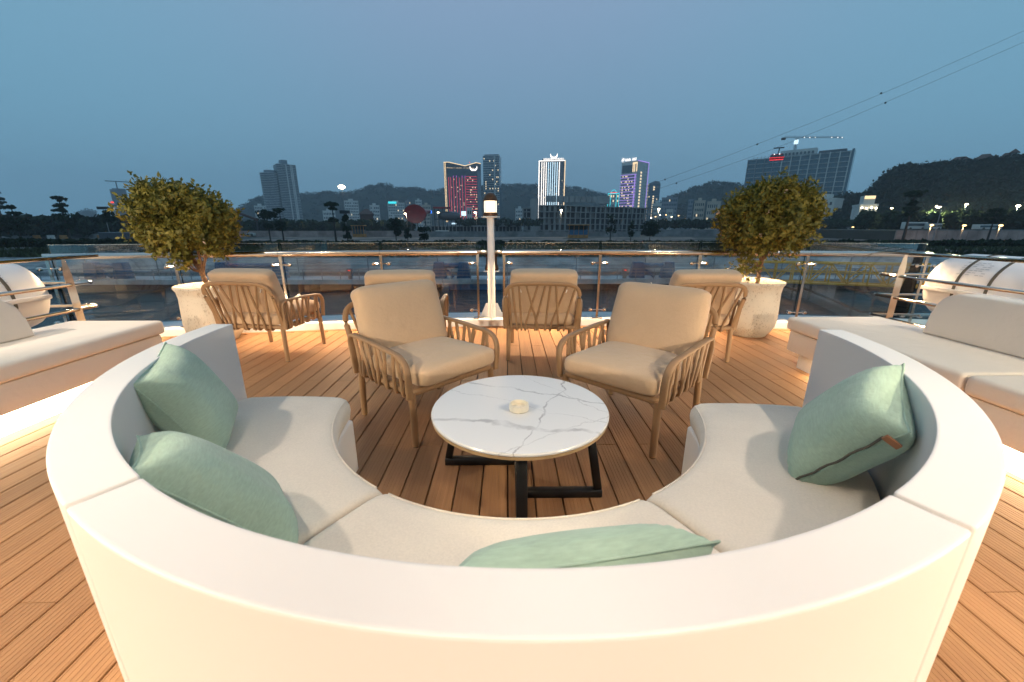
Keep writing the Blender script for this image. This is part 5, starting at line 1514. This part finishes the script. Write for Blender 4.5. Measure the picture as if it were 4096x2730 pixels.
# crane
base = PX(3172, 640, 500); top = PX(3180, 552, 500)
cr = thing('tower_crane', 'tower crane with lit cab over the slab block', 'crane', (base.x, base.y, GZ - .1))
H_ = top.z - GZ
mb = MB()
for sx in (-.9, .9):
    for sy in (-.9, .9): mb.box(sx - .14, sx + .14, sy - .14, sy + .14, 0, H_)
for k in range(int(H_ / 2.4)):
    z = 2.4 * k; s_ = 1 if k % 2 else -1
    mb.tube([(-.9 * s_, -.9, z), (.9 * s_, -.9, z + 2.4)], .09, 4); mb.tube([(-.9, -.9 * s_, z), (-.9, .9 * s_, z + 2.4)], .09, 4)
mb.build('mast', M['rooft'], cr, smooth=0)
xl = PX(3130, 550, 500).x - base.x; xr = PX(3374, 549, 500).x - base.x
mb = MB()
mb.box(xl, xr, -.7, -.5, H_, H_ + .25); mb.box(xl, xr, .5, .7, H_, H_ + .25); mb.box(xl + 2, xr - 3, -.1, .1, H_ + 1.6, H_ + 1.8)
for k in range(34):
    x = xl + 2 + (xr - xl - 5) * k / 34; mb.tube([(x, -.6, H_), (x + 1.1, 0, H_ + 1.7), (x + 2.2, -.6, H_)], .08, 4)
mb.build('jib', M['rooft'], cr, smooth=0)
MB().box(xl - .5, xl + 3.5, -1, 1, H_ - 2.2, H_ - .05).build('counterweight', M['rooft'], cr, smooth=0)
MB().box(-1.6, 1.6, -1.6, 1.6, H_ - 6.5, H_ - 2.0).build('cab', M['cool'], cr, bevel=0.3)
for f in (.35, .44, .53, .80, .90, .97): MB().ball((xl + (xr - xl) * f, -.9, H_ + .3), .5, 6, 4).build('jib_lamp', M['wht'], cr)

# ---- cable car and its ropes
def rope(label, pts, r_):
    P = []
    us = [p[0] for p in pts]; vv = [p[1] for p in pts]; iy = [1 / p[2] for p in pts]
    for u in np.linspace(us[0], us[-1], 60):
        P.append(PX(u, np.interp(u, us, vv), 1 / np.interp(u, us, iy)))
    # smooth
    for _ in range(6): P = [P[0]] + [(P[i - 1] + P[i] * 2 + P[i + 1]) / 4 for i in range(1, len(P) - 1)] + [P[-1]]
    o = thing('cable', label, 'cable')
    mb = MB()
    for i in range(len(P) - 1):
        k = P[i].y / 200
        mb.tube([P[i], P[i + 1]], r_ * max(.35, k), 5, cap=False)
    mb.build('rope', M['dpole'], o)
    return o
c1 = rope('upper cable rising to the top right above the gondola', [(2578, 748, 700), (2700, 704, 520), (2860, 644, 330), (3030, 577, 235), (3275, 480, 165), (3600, 345, 112), (4096, 125, 76), (4500, -70, 60)], .055)
c2 = rope('lower cable carrying the red gondola', [(2600, 768, 700), (2700, 733, 520), (2900, 666, 320), (3113, 590, 200), (3380, 480, 146), (3700, 342, 105), (4096, 169, 78), (4500, -10, 62)], .055)
for par, lst in ((c1, ((3525, 371, 123), (3029, 575, 236), (2660, 716, 580))), (c2, ((3542, 409, 124), (2706, 731, 510)))):
    for u, v, y in lst:
        p = PX(u, v + 3, y); MB().ball(p, .42 * max(.4, y / 200), 8, 6).build('marker_ball', M['dpole'], par)
p = PX(3104, 645, 200); w = abs(PX(3079, 640, 200).x - PX(3128, 640, 200).x); h = PX(3104, 618, 200).z - p.z
g_ = thing('gondola', 'red lit cable car hanging in front of the slab block', 'cable car', (p.x, p.y, p.z), rad(-30))
MB().add([(-w * .48, -1.6, .3), (w * .48, -1.6, .3), (w * .48, 1.6, .3), (-w * .48, 1.6, .3), (-w * .5, -1.9, h * .45), (w * .5, -1.9, h * .45), (w * .5, 1.9, h * .45), (-w * .5, 1.9, h * .45), (-w * .38, -1.3, h), (w * .38, -1.3, h), (w * .38, 1.3, h), (-w * .38, 1.3, h)],
         [(0, 3, 2, 1), (8, 9, 10, 11)] + [(a, (a + 1) % 4, (a + 1) % 4 + 4, a + 4) for a in range(4)] + [(a + 4, (a + 1) % 4 + 4, (a + 1) % 4 + 8, a + 8) for a in range(4)]).build('cabin', M['carred'], g_, bevel=0.12)
for k in range(4):
    x = -w * .36 + k * w * .24; MB().box(x - w * .10, x + w * .10, -1.86, -1.62, h * .52, h * .86).build('window', M['dglass'], g_, smooth=0).rotation_euler = (0, 0, 0)
MB().box(-w * .5, w * .5, -2.0, -1.9, h * .40, h * .47).build('light_band', M['edgered'], g_, smooth=0)
MB().box(-w * .47, w * .47, -1.75, -1.6, .15, .45).build('light_band', M['edgered'], g_, smooth=0)
for x in (-w * .2, w * .15): MB().ball((x, -1.9, h * .93), .22, 6, 4).build('cabin_lamp', M['wht'], g_)
q = PX(3113, 592, 200) - Vector((p.x, p.y, p.z))
MB().tube([(w * .05, 0, h), (w * .08, 0, h + 1.2), (q.length * .1, 0, q.z)], .22, 6).build('hanger', M['dpole'], g_)
MB().box(-1.8, 2.4, -.3, .3, q.z - .3, q.z + .15).build('carriage', M['dpole'], g_, smooth=0)

# ================================================================== low things on the far bank
def wallseg(label, u0, u1, dist, v0, v1, m, nb):
    a = PX(u0, v1, dist); b_ = PX(u1, v1, dist); z1 = PX((u0 + u1) / 2, v0, dist).z
    t = thing('boundary_wall', label, 'wall', (a.x, dist, GZ - .1)); L = b_.x - a.x; h = z1 - GZ + .1
    for k in range(nb):
        MB().box(L * k / nb + .12, L * (k + 1) / nb - .12, 0, .25, 0, h - .12).build('panel', m, t, smooth=0)
        MB().box(L * k / nb - .11, L * k / nb + .11, -.08, .33, 0, h).build('pier', m, t, smooth=0)
    MB().box(0, L, -.05, .30, h - .118, h - .02).build('coping', m, t, smooth=0)
    return t
wallseg('pinkish boundary wall on the left bank', 850, 1690, 178, 924, 948, M['wallp'], 30)
wallseg('grey boundary wall in front of the concrete shell', 1722, 2560, 176, 926, 949, M['wallg'], 30)
wallseg('grey boundary wall at the right bank', 2610, 3560, 180, 919, 944, M['wallg'], 30)
wallseg('pale road wall behind the left trees', -40, 420, 160, 935, 956, M['wallg'], 20)
# road barriers
for k, (u, m_) in enumerate(((143, 'orange'), (200, 'white'), (250, 'orange'), (400, 'orange'))):
    a = PX(u - 14, 946, 150); b_ = PX(u + 14, 946, 150)
    MB().prism([(-(b_.x - a.x) / 2, 0), ((b_.x - a.x) / 2, 0), ((b_.x - a.x) / 2 - .1, 1.3), (-(b_.x - a.x) / 2 + .1, 1.3)], 0, .5).build('road_barrier', M['wood'] if m_ == 'orange' else M['plaster'], smooth=0,
        label=('orange road barrier behind the leftmost tiered trees', 'white road barrier between the left tiered trees', 'orange road barrier just left of the tall tiered tree', 'orange road barrier beside the dark container')[k], cat='barrier', loc=((a.x + b_.x) / 2, 150, GZ + .01), group='road barriers on the left bank')
# dark container
a = PX(407, 985, 100); b_ = PX(632, 985, 100); z1 = PX(500, 932, 100).z
t = thing('container', 'dark site container behind the left potted tree', 'container', (a.x, 100, GZ - .2))
MB().box(0, b_.x - a.x, 0, 3, 0, z1 - GZ + .2).build('body', M['slate'], t, smooth=0)
for k in range(24): MB().box((b_.x - a.x) * k / 24 + .1, (b_.x - a.x) * k / 24 + .3, -.06, 0.01, .2, z1 - GZ).build('rib', M['slate'], t, smooth=0)
MB().box(-.05, b_.x - a.x + .05, -.08, 3.05, z1 - GZ + .2, z1 - GZ + .3).build('roof', M['greyb'], t, smooth=0)
# kiosks
def kiosk(label, u0, u1, v0, v1, dist, mtop, mlow):
    a = PX(u0, v1, dist); b_ = PX(u1, v1, dist); h = PX(u0, v0, dist).z - GZ; L = b_.x - a.x
    t = thing('kiosk', label, 'kiosk', (a.x, dist, GZ - .05))
    MB().box(0, L, 0, 3, 0, h * .28).build('counter', mlow, t, smooth=0)
    MB().box(.15, L - .15, .3, 2.8, h * .281, h * .62).build('screen', mtop, t, smooth=0)
    MB().box(-.3, L + .3, -.5, 3.3, h * .93, h).build('roof', mlow, t, smooth=0)
    for k in range(5): MB().box(L * k / 4 - .08, L * k / 4 + .08, -.05, .11, h * .281, h * .929).build('post', mlow, t, smooth=0)
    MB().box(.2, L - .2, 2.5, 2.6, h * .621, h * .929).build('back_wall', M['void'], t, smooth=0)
kiosk('orange timber kiosk on the left bank', 1411, 1456, 901, 941, 170, M['slate'], M['wood'])
kiosk('dark blue kiosk with orange base in front of the concrete shell', 2276, 2352, 898, 947, 150, M['bluep'], M['wood'])
# pagoda roofed hut
t, w, h = bld('pagoda', 'pagoda roofed pavilion left of the teal sign building', 1440, 1492, 858, 300)
MB().box(-w / 2, w / 2, 0, 8, 0, h).build('wall', M['rooft'], t, smooth=0)
MB().add([(-w * .62, -1.5, h), (w * .62, -1.5, h), (w * .62, 9.5, h), (-w * .62, 9.5, h), (-w * .12, 4, h + 3.6), (w * .12, 4, h + 3.6)], [(0, 1, 5, 4), (1, 2, 5), (2, 3, 4, 5), (3, 0, 4), (0, 3, 2, 1)]).build('roof', M['rooft'], t, smooth=0)
# red funnel slide
c = PX(1664, 856, 232)
t = thing('funnel_slide', 'big dark red funnel water slide on the far bank', 'slide', (c.x, c.y, c.z))
R_ = 7.0
prof = [(R_, -1.5), (R_ * 1.01, -1.2), (R_ * .86, 1.2), (R_ * .62, 4.2), (R_ * .36, 8.0), (R_ * .22, 11.5), (R_ * .2, 14)]
fn = MB().lathe(prof, 28, axis='y', cap=False)
fn.add([(0, 0.5, 0)] + [(R_ * math.cos(a) * .985, -1.2, R_ * math.sin(a) * .985) for a in np.linspace(0, 2 * PI, 28, endpoint=False)], [(0, 1 + i, 1 + (i + 1) % 28) for i in range(28)])
fo = fn.build('funnel', M['redp'], t, smooth=40); fo.rotation_euler = (rad(6), 0, rad(-20)); fo.scale = (1, 1, .72)
for dx in (-4, 0, 5): MB().tube([(dx, 3, GZ - c.z), (dx * .8, 2.5, -1.0)], .3, 6).build('support', M['dpole'], t)
t, w, h = bld('slide_platform', 'dark roofed slide platform right of the red funnel', 1732, 1842, 828, 245, cat='platform')
MB().box(-w * .5, w * .12, 1, 8, h - 1.0, h).build('roof', M['redp'], t, smooth=0)
MB().superell(w * .42, 4, 2.6, .7, .7, 20, 10, (w * .08, 4, h - 5)).build('slide_tube', M['slate'], t)
for k in range(7): MB().box(-w * .46 + k * w * .15 - .2, -w * .46 + k * w * .15 + .2, 1, 1.4, 0, h - 1.0 if k < 4 else h - 6).build('post', M['dpole'], t, smooth=0)
MB().box(-w * .48, w * .1, 1.5, 7.5, h - 7, h - 6.6).build('floor', M['dpole'], t, smooth=0)
# small lit signs by the hotel foot
t, w, h = bld('billboard', 'small bright blue sign left of the slide platform', 1712, 1727, 843, 420, cat='sign')
MB().box(-w / 2, w / 2, 0, .4, h - 2.6, h).build('panel', M['blu'], t, smooth=0); MB().box(-.2, .2, .1, .3, 0, h - 2.61).build('post', M['dpole'], t, smooth=0)
t, w, h = bld('billboard', 'bright cyan billboard below the red lit hotel', 1845, 1864, 846, 420, cat='sign')
MB().box(-w / 2, w / 2, 0, .4, h - 4.2, h).build('panel', M['cool'], t, smooth=0); MB().box(-.25, .25, .1, .3, 0, h - 4.21).build('post', M['dpole'], t, smooth=0)
simple('white gateway block right of the cyan billboard', 1866, 1888, 834, 400, 2, 3, M['plaster'], M['void'], 0, dep=6, roof=False)
# brown sloping coaster beam behind the left potted tree
t = thing('coaster_track', 'sloping brown track beam right of the left potted tree', 'track')
a = PX(925, 842, 190); b_ = PX(1030, 881, 190)
MB().tube([a, b_], .55, 6).build('beam', M['rooft'], t)
for f in (.25, .95):
    p = a.lerp(b_, f); MB().tube([(p.x, p.y, GZ), p], .3, 6).build('support', M['dpole'], t)

# ---- trees one can tell apart
def tier_tree(label, u, v, dist, tiers, lean=0.0, name='tiered_tree', nl=1.0, m=None):
    """tiers: (v centre, half width px, half height px)"""
    b_ = PX(u, v, dist); k = dist / F_PX
    gz = GZ - .1
    t = thing(name, label, 'tree', (b_.x, b_.y, gz), group='dark trees on the far bank')
    topz = PX(u, tiers[0][0], dist).z - gz
    MB().tube([(0, 0, -.4), (lean * .5 * topz * .1, 0, topz * .5), (lean * topz * .1, 0, topz)], max(.14, topz * .03), 7, taper=lambda f: 1 - .7 * f).build('trunk', M['ftrunk'], t)
    bl = []
    for (vc, hw, hh) in tiers:
        z = PX(u, vc, dist).z - gz; W_ = hw * k; Hh = hh * k
        n0 = max(12, int(W_ * 7))
        for q in range(n0):
            a = random.random() * 2 * PI; r_ = W_ * random.uniform(.05, .85)
            bl.append((r_ * math.cos(a), r_ * math.sin(a), z + Hh * random.uniform(-.4, .5), W_ * .27, W_ * .27, Hh * .42, int(36 * nl)))
    link('crown', leaf_cloud('crown', bl, .30 * (dist / 120), .6, .25, flat=.3), m or M['fgreen'], t)
    return t
tier_tree('tiered dark tree, leftmost on the bank', 95, 985, 100, [(832, 17, 11), (856, 25, 9), (884, 36, 14), (912, 44, 18)])
tier_tree('low rounded tree at the left picture edge', 15, 985, 98, [(905, 40, 28)])
tier_tree('tall tiered tree left of the floodlight mast', 284, 965, 118, [(797, 24, 14), (823, 27, 10), (842, 28, 12), (873, 42, 20), (905, 36, 18)])
tier_tree('tiered tree partly behind the left potted tree', 462, 965, 118, [(856, 20, 15), (880, 30, 16)])
tier_tree('round dark tree right of the left potted tree', 1083, 967, 120, [(865, 40, 22), (850, 26, 12), (905, 26, 14)])
tier_tree('two tiered tree right of the round dark tree', 1136, 967, 120, [(845, 24, 13), (898, 30, 14), (918, 24, 10)])
tier_tree('slim tree with a flat top left of the funnel slide', 1346, 976, 105, [(820, 33, 12), (836, 24, 7), (880, 20, 12)])
tier_tree('narrow dark tree beside the hooded light pole', 1393, 974, 106, [(872, 14, 22), (915, 20, 22), (945, 16, 16)])
tier_tree('broad dark bush tree in front of the funnel slide', 1585, 960, 128, [(886, 36, 18), (912, 38, 20), (935, 22, 14)])
tier_tree('dark tree below the red lit hotel', 1700, 972, 110, [(922, 30, 16), (948, 26, 16)])
tier_tree('thin dark tree right of the broad bush tree', 1632, 968, 118, [(925, 14, 16), (945, 14, 14)])
tier_tree('sparse tree right of the dark blue kiosk', 2440, 966, 120, [(880, 22, 28), (920, 24, 24)], nl=.35)
tier_tree('bushy tree in front of the end of the concrete shell', 2598, 962, 126, [(905, 34, 22), (930, 40, 22)])
tier_tree('spindly tree between the sparse tree and the bushy tree', 2522, 966, 120, [(905, 16, 22), (935, 14, 18)], nl=.35)
tier_tree('tall tiered tree below the wooded hill', 3612, 960, 116, [(770, 34, 8), (782, 30, 10), (815, 20, 16), (838, 34, 14), (860, 20, 12)])
tier_tree('tiered tree at the right picture edge', 3945, 975, 100, [(842, 26, 10), (862, 38, 10), (885, 26, 14)])
tier_tree('round park tree between the orange globe lamps', 3835, 945, 150, [(880, 62, 26), (865, 40, 16)])
tier_tree('round park tree left of the leaning lamp post', 3690, 935, 160, [(880, 44, 22)])
tier_tree('tall sparse mast tree at the far left edge', 30, 940, 190, [(775, 22, 14), (795, 24, 10), (812, 26, 8), (830, 22, 8)], nl=.7)
# lit palms
M['palm'] = leaf_mat('lit_palm', (0.10, 0.09, 0.03), (0.20, 0.16, 0.05), (0.30, 0.22, 0.07), 0.7, 1.0, 0.0)
def palm(label, u, v, dist, vtop):
    b_ = PX(u, v, dist); h = PX(u, vtop, dist).z - GZ
    t = thing('palm_tree', label, 'palm', (b_.x, b_.y, GZ - .1), group='small palms on the left bank')
    MB().tube([(0, 0, 0), (.1, 0, h * .6), (0, 0, h)], .16, 6).build('trunk', M['ftrunk'], t)
    C = []; A_ = []; B_ = []
    for k in range(22):
        a = random.random() * 2 * PI; el = random.uniform(-.5, 1.1)
        for s_ in range(5):
            f = s_ / 5; d = Vector((math.cos(a) * math.cos(el - f * 1.2), math.sin(a) * math.cos(el - f * 1.2), math.sin(el - f * 1.2)))
            C.append(Vector((0, 0, h)) + d * (.4 + f * 2.0)); A_.append(d * .3); B_.append(Vector((-math.sin(a), math.cos(a), 0)) * .20 * (1.1 - f))
    link('crown', quads_mesh('crown', np.array(C), np.array(A_), np.array(B_)), M['palm'], t)
for u, v, vt, lab in ((1213, 926, 893, 'lit palm in front of the twin tower'), (1152, 924, 893, 'lit palm left of the twin tower palm'), (1487, 926, 884, 'lit palm right of the timber kiosk'), (1531, 926, 884, 'lit palm beside the broad bush tree'), (1352, 925, 893, 'lit palm behind the slim flat topped tree')):
    palm(lab, u, v, 185, vt)

# ---- lamps of the far bank
def lamp(label, u, v, dist, r_=.45, m=None, name='street_lamp', watts=0, arm=0.0, group='street lamps on the far bank', lit=True, colr=(1, .85, .55)):
    p = PX(u, v, dist); h = p.z - GZ
    t = thing(name, label, 'street lamp', (p.x, p.y, GZ - .1), group=group)
    MB().tube([(arm, 0, 0), (arm, 0, h * .96), (arm * .6, 0, h), (0, 0, h + .1)], .10 * max(1, dist / 160), 6).build('pole', M['pole'], t)
    if lit: MB().superell(r_, r_, r_ * .55, 1, 1, 10, 6, (0, -.2, h)).build('lamp_head', m or M['street'], t)
    else: MB().box(-r_ * 2, r_ * 2, -.3, .3, h - .3, h + .5).build('lamp_head', M['dpole'], t, smooth=0)
    if watts:
        d = bpy.data.lights.new('street_light', 'POINT'); d.energy = watts; d.color = colr; d.shadow_soft_size = .4
        o = bpy.data.objects.new('street_light', d); COL.objects.link(o); o.parent = t; o.location = (0, -.3, h - .8)
lamp('very bright tall floodlight mast above the left trees', 1367, 748, 210, 1.75, watts=12000)
lamp('street lamp lit in front of the red funnel', 1621, 855, 200, .62, watts=2500, arm=.5)
lamp('street lamp lit in front of the slide platform', 1753, 850, 200, .55, arm=-.4)
lamp('street lamp lit just left of the lantern post', 1901, 850, 190, .62, watts=1500, arm=.5)
lamp('street lamp lit in front of the concrete shell', 2245, 840, 180, .55, watts=2500)
lamp('bright street lamp at the right end of the concrete shell', 2635, 836, 200, .6, watts=2000)
for k, (u, v) in enumerate(((2604, 872), (2622, 867), (2640, 861), (2664, 860), (2686, 868), (2714, 863), (2656, 877), (2738, 875), (2865, 868))):
    lamp('small park lamp glowing behind the clipped hedge, ' + ('first', 'second', 'third', 'fourth', 'fifth', 'sixth', 'seventh', 'eighth', 'last')[k] + ' listed from the concrete shell', u, v, 300, .5, M['globe'] if k % 2 else M['street'], 'park_lamp', group='park lamps behind the hedge')
lamp('brightest street lamp below the wooded hill', 3752, 826, 150, .85, watts=9000, arm=-.6, colr=(.95, 1, .55))
lamp('street lamp left of the tall tiered tree at the right', 3566, 833, 210, .6)
lamp('street lamp right of the brightest lamp below the hill', 3865, 817, 190, .6, watts=5000, colr=(.95, 1, .55))
lamp('smaller street lamp above the park trees at the right', 3935, 823, 230, .6)
lamp('street lamp second from the right picture edge', 4030, 828, 230, .55)
lamp('bright street lamp nearest the right picture edge', 4071, 823, 150, .65, watts=5000, colr=(.95, 1, .55))
lamp('low lamp glowing at the right picture edge', 4056, 852, 170, .5)
lamp('orange globe lamp left of the round park tree', 3725, 900, 112, .42, M['globe'], 'globe_lamp', group='orange globe lamps', watts=500, colr=(1, .6, .25))
lamp('orange globe lamp in front of the round park tree', 3855, 901, 110, .42, M['globe'], 'globe_lamp', group='orange globe lamps', watts=500, colr=(1, .6, .25))
lamp('orange globe lamp nearest the right picture edge', 4001, 901, 104, .42, M['globe'], 'globe_lamp', group='orange globe lamps', watts=500, colr=(1, .6, .25))
lamp('small lamp right of the pale green white block', 3332, 864, 300, .5, name='park_lamp', group='park lamps behind the hedge')
lamp('unlit floodlight pole left of the left potted tree', 411, 833, 130, .8, lit=False)
lamp('dark hooded light pole beside the narrow tree', 1379, 849, 106, .6, lit=False)
lamp('leaning unlit lamp post below the wooded hill', 3771, 820, 108, .5, lit=False)
# lights along the road at the right
t = thing('bus_shelter', 'bus shelter roof edged with blue light at the right bank', 'shelter', (PX(3405, 915, 165).x, 165, GZ - .1))
L = PX(3480, 915, 165).x - PX(3405, 915, 165).x; h = PX(3440, 910, 165).z - GZ
MB().box(0, L, 0, 2.5, h, h + .25).build('roof', M['greyb'], t, smooth=0)
for k in range(4): MB().box(L * k / 3 - .08, L * k / 3 + .08, 1, 1.2, 0, h).build('post', M['dpole'], t, smooth=0)
MB().box(.1, L * .12, -.15, -.01, h, h + .3).build('lamp', M['globe'], t, smooth=0)
MB().box(L * .3, L - .1, -.15, -.01, h - .05, h + .55).build('light_strip', M['blu2'], t, smooth=0)
# raised road at the right bank, its retaining wall facing the water
RZ = -0.15
rx0, rx1 = PX(3560, 920, 128).x, PX(4600, 920, 128).x
MB().box(rx0, rx1, 126, 172, GZ - .6, RZ).build('road', M['ground'], kind='structure', smooth=0)
rw = thing('retaining_wall', 'brownish retaining wall under the road at the right bank', 'wall', (rx0, 125.6, GZ - .5))
for k in range(26): MB().box((rx1 - rx0) * k / 26 + .05, (rx1 - rx0) * (k + 1) / 26 - .05, 0, .38, 0, RZ - GZ + .45).build('panel', M['wallp'], rw, smooth=0)
MB().box(0, rx1 - rx0, -.08, .39, RZ - GZ + .452, RZ - GZ + .75).build('coping', M['wallg'], rw, smooth=0)
def vehicle(label, u0, u1, v1, dist, h, m, cat, gz=None):
    a = PX(u0, v1, dist); b_ = PX(u1, v1, dist); L = b_.x - a.x; gz = RZ + .004 if u0 > 3500 else GZ + .13
    t = thing(cat.replace(' ', '_'), label, cat, (a.x, dist, gz))
    MB().box(0, L, 0, 2.3, .35, h).build('body', m, t, bevel=.12)
    MB().box(.15, L - .15, -.03, .01, h * .5, h * .85).build('window', M['dglass'], t, smooth=0)
    for x in (L * .2, L * .8): MB().lathe([(.45, -.02), (.45, .25)], 14, (x, 0, .45), 'y').build('wheel', M['piping'], t)
vehicle('white coach parked behind the tall tiered tree at the right', 3625, 3706, 918, 140, 2.6, M['plaster'], 'parked bus')
vehicle('pale van parked left of the round park tree', 3716, 3764, 921, 138, 2.1, M['plaster'], 'parked van')
vehicle('white minibus parked at the right edge of the bank', 3915, 4005, 922, 128, 1.8, M['plaster'], 'parked bus')
vehicle('white car on the road behind the pinkish wall', 985, 1012, 936, 176, 1.5, M['plaster'], 'parked car')
vehicle('white coach parked in front of the colonnade', 1742, 1792, 927, 185, 2.4, M['plaster'], 'parked bus')

# ================================================================== jetty on the water
jt = thing('jetty', 'long grey floating jetty with railings beyond the bow', 'jetty', (0, 45, 0))
JZ = -4.35
for k in range(16):
    MB().box(-56 + k * 7 + .04, -56 + (k + 1) * 7 - .04, -1.6, 1.8, JZ - .5, JZ).build('pontoon', M['conc2'], jt, smooth=0)
    MB().box(-56 + k * 7 + .6, -56 + (k + 1) * 7 - .6, -1.3, 1.5, WZ - .4, JZ - .502).build('float', M['bluep'] if k in (7, 8) else M['void'], jt, smooth=0)
for k in range(57):
    MB().tube([(-56 + 2 * k, -1.5, JZ), (-56 + 2 * k, -1.5, JZ + 1.1)], .04, 6).build('railing_post', M['pole'], jt)
for z in (.45, .8, 1.1): MB().tube([(-56, -1.5, JZ + z), (56, -1.5, JZ + z)], .032, 6).build('railing_bar', M['pole'], jt)
for k in range(15):
    MB().tube([(-56 + 8 * k, 1.6, JZ), (-56 + 8 * k, 1.6, JZ + 2.2)], .06, 6).build('tall_post', M['pole'], jt)
for z in (1.2, 2.1): MB().tube([(-56, 1.6, JZ + z), (56, 1.6, JZ + z)], .025, 5).build('railing_bar', M['pole'], jt)
def gantry(label, u0, u1):
    a = PX(u0, 1100, 44.3); b_ = PX(u1, 1100, 44.3); L = b_.x - a.x
    t = thing('mooring_frame', label, 'frame', (a.x, 44.3, JZ + .005), group='blue mooring frames on the jetty')
    for x in (0, L - 1.4): MB().prism([(x - .1, 0), (x + 1.5, 0), (x + 1.2, 1.75), (x + .2, 1.75)], 0, .9).build('leg', M['bluep'], t, bevel=.05)
    MB().tube([(.8, .45, 1.35), (L - .8, .45, 1.35)], .28, 10).build('beam', M['bluep'], t)
    MB().tube([(1.2, .45, 1.2), (L * .55, .45, .1)], .16, 8).build('brace', M['bluep'], t)
gantry('blue mooring frame behind the left armchair', 860, 1140)
gantry('blue mooring frame left of the lantern post', 1730, 1880)
gantry('blue mooring frame right of the central armchair', 2527, 2700)
gantry('blue mooring frame seen beside the left bench', 335, 505)
for lab, u in (('grey control box with a red light on the jetty, left of the lantern', 1400), ('grey control box with a red light on the jetty, right of the lantern', 2499)):
    p = PX(u, 1120, 43.9)
    t = thing('control_box', lab, 'control box', (p.x, 43.9, JZ + .003), group='control boxes on the jetty')
    MB().box(-.32, .32, 0, .4, .35, 1.15).build('cabinet', M['pole'], t, bevel=.03)
    MB().box(-.2, .2, .1, .3, 0, .352).build('foot', M['pole'], t, smooth=0)
    MB().box(-.10, .10, -.03, .001, .88, .97).build('indicator', M['redlamp'], t, smooth=0)
# yellow truss gangway
ga = thing('gangway', 'yellow truss gangway to the right of the bow', 'gangway')
A = PX(2960, 1150, 41); B = PX(3720, 1166, 34)
A.z = -4.2; B.z = -3.9
d = (B - A); Lg = d.length; d.normalize(); sd2 = Vector((-d.y, d.x, 0)).normalized()
up = Vector((0, 0, 1))
Hh = 1.9
for off in (0, 1.5):
    o = sd2 * off
    for z in (0.0, 1.05, Hh):
        MB().tube([A + o + up * z, B + o + up * z], .085 if z != 1.05 else .05, 6).build('chord', M['yel'], ga)
    for k in range(11):
        f = k / 10; p = A.lerp(B, f) + o
        MB().tube([p, p + up * Hh], .07, 6).build('upright', M['yel'], ga)
        if k < 10:
            q = A.lerp(B, (k + 1) / 10) + o
            MB().tube([p + (up * Hh if k % 2 else up * 0), q + (up * 0 if k % 2 else up * Hh)], .06, 6).build('diagonal', M['yel'], ga)
mb = MB(); 
a, b_, c, e = A, B, B + sd2 * 1.5, A + sd2 * 1.5
mb.add([a - up * .1, b_ - up * .1, c - up * .1, e - up * .1, a - up * .02, b_ - up * .02, c - up * .02, e - up * .02], [(0, 3, 2, 1), (4, 5, 6, 7), (0, 1, 5, 4), (1, 2, 6, 5), (2, 3, 7, 6), (3, 0, 4, 7)]).build('walkway', M['yel'], ga, smooth=0)

# ================================================================== air
if HAZE:
    mb = MB().box(-3100, 3100, -120, 3100, -7.5, 330)
    hz = mb.build('haze', None, kind='stuff', smooth=0, label='thin blue evening haze over the bay', cat='haze')
    m = bpy.data.materials.new('evening_haze'); m.use_nodes = True; t = m.node_tree; t.nodes.clear()
    o = t.nodes.new('ShaderNodeOutputMaterial'); v = t.nodes.new('ShaderNodeVolumePrincipled')
    v.inputs['Color'].default_value = (0.86, 0.92, 1.0, 1); v.inputs['Density'].default_value = HAZE; v.inputs['Anisotropy'].default_value = 0.0
    t.links.new(v.outputs[0], o.inputs['Volume'])
    hz.data.materials.clear(); hz.data.materials.append(m)
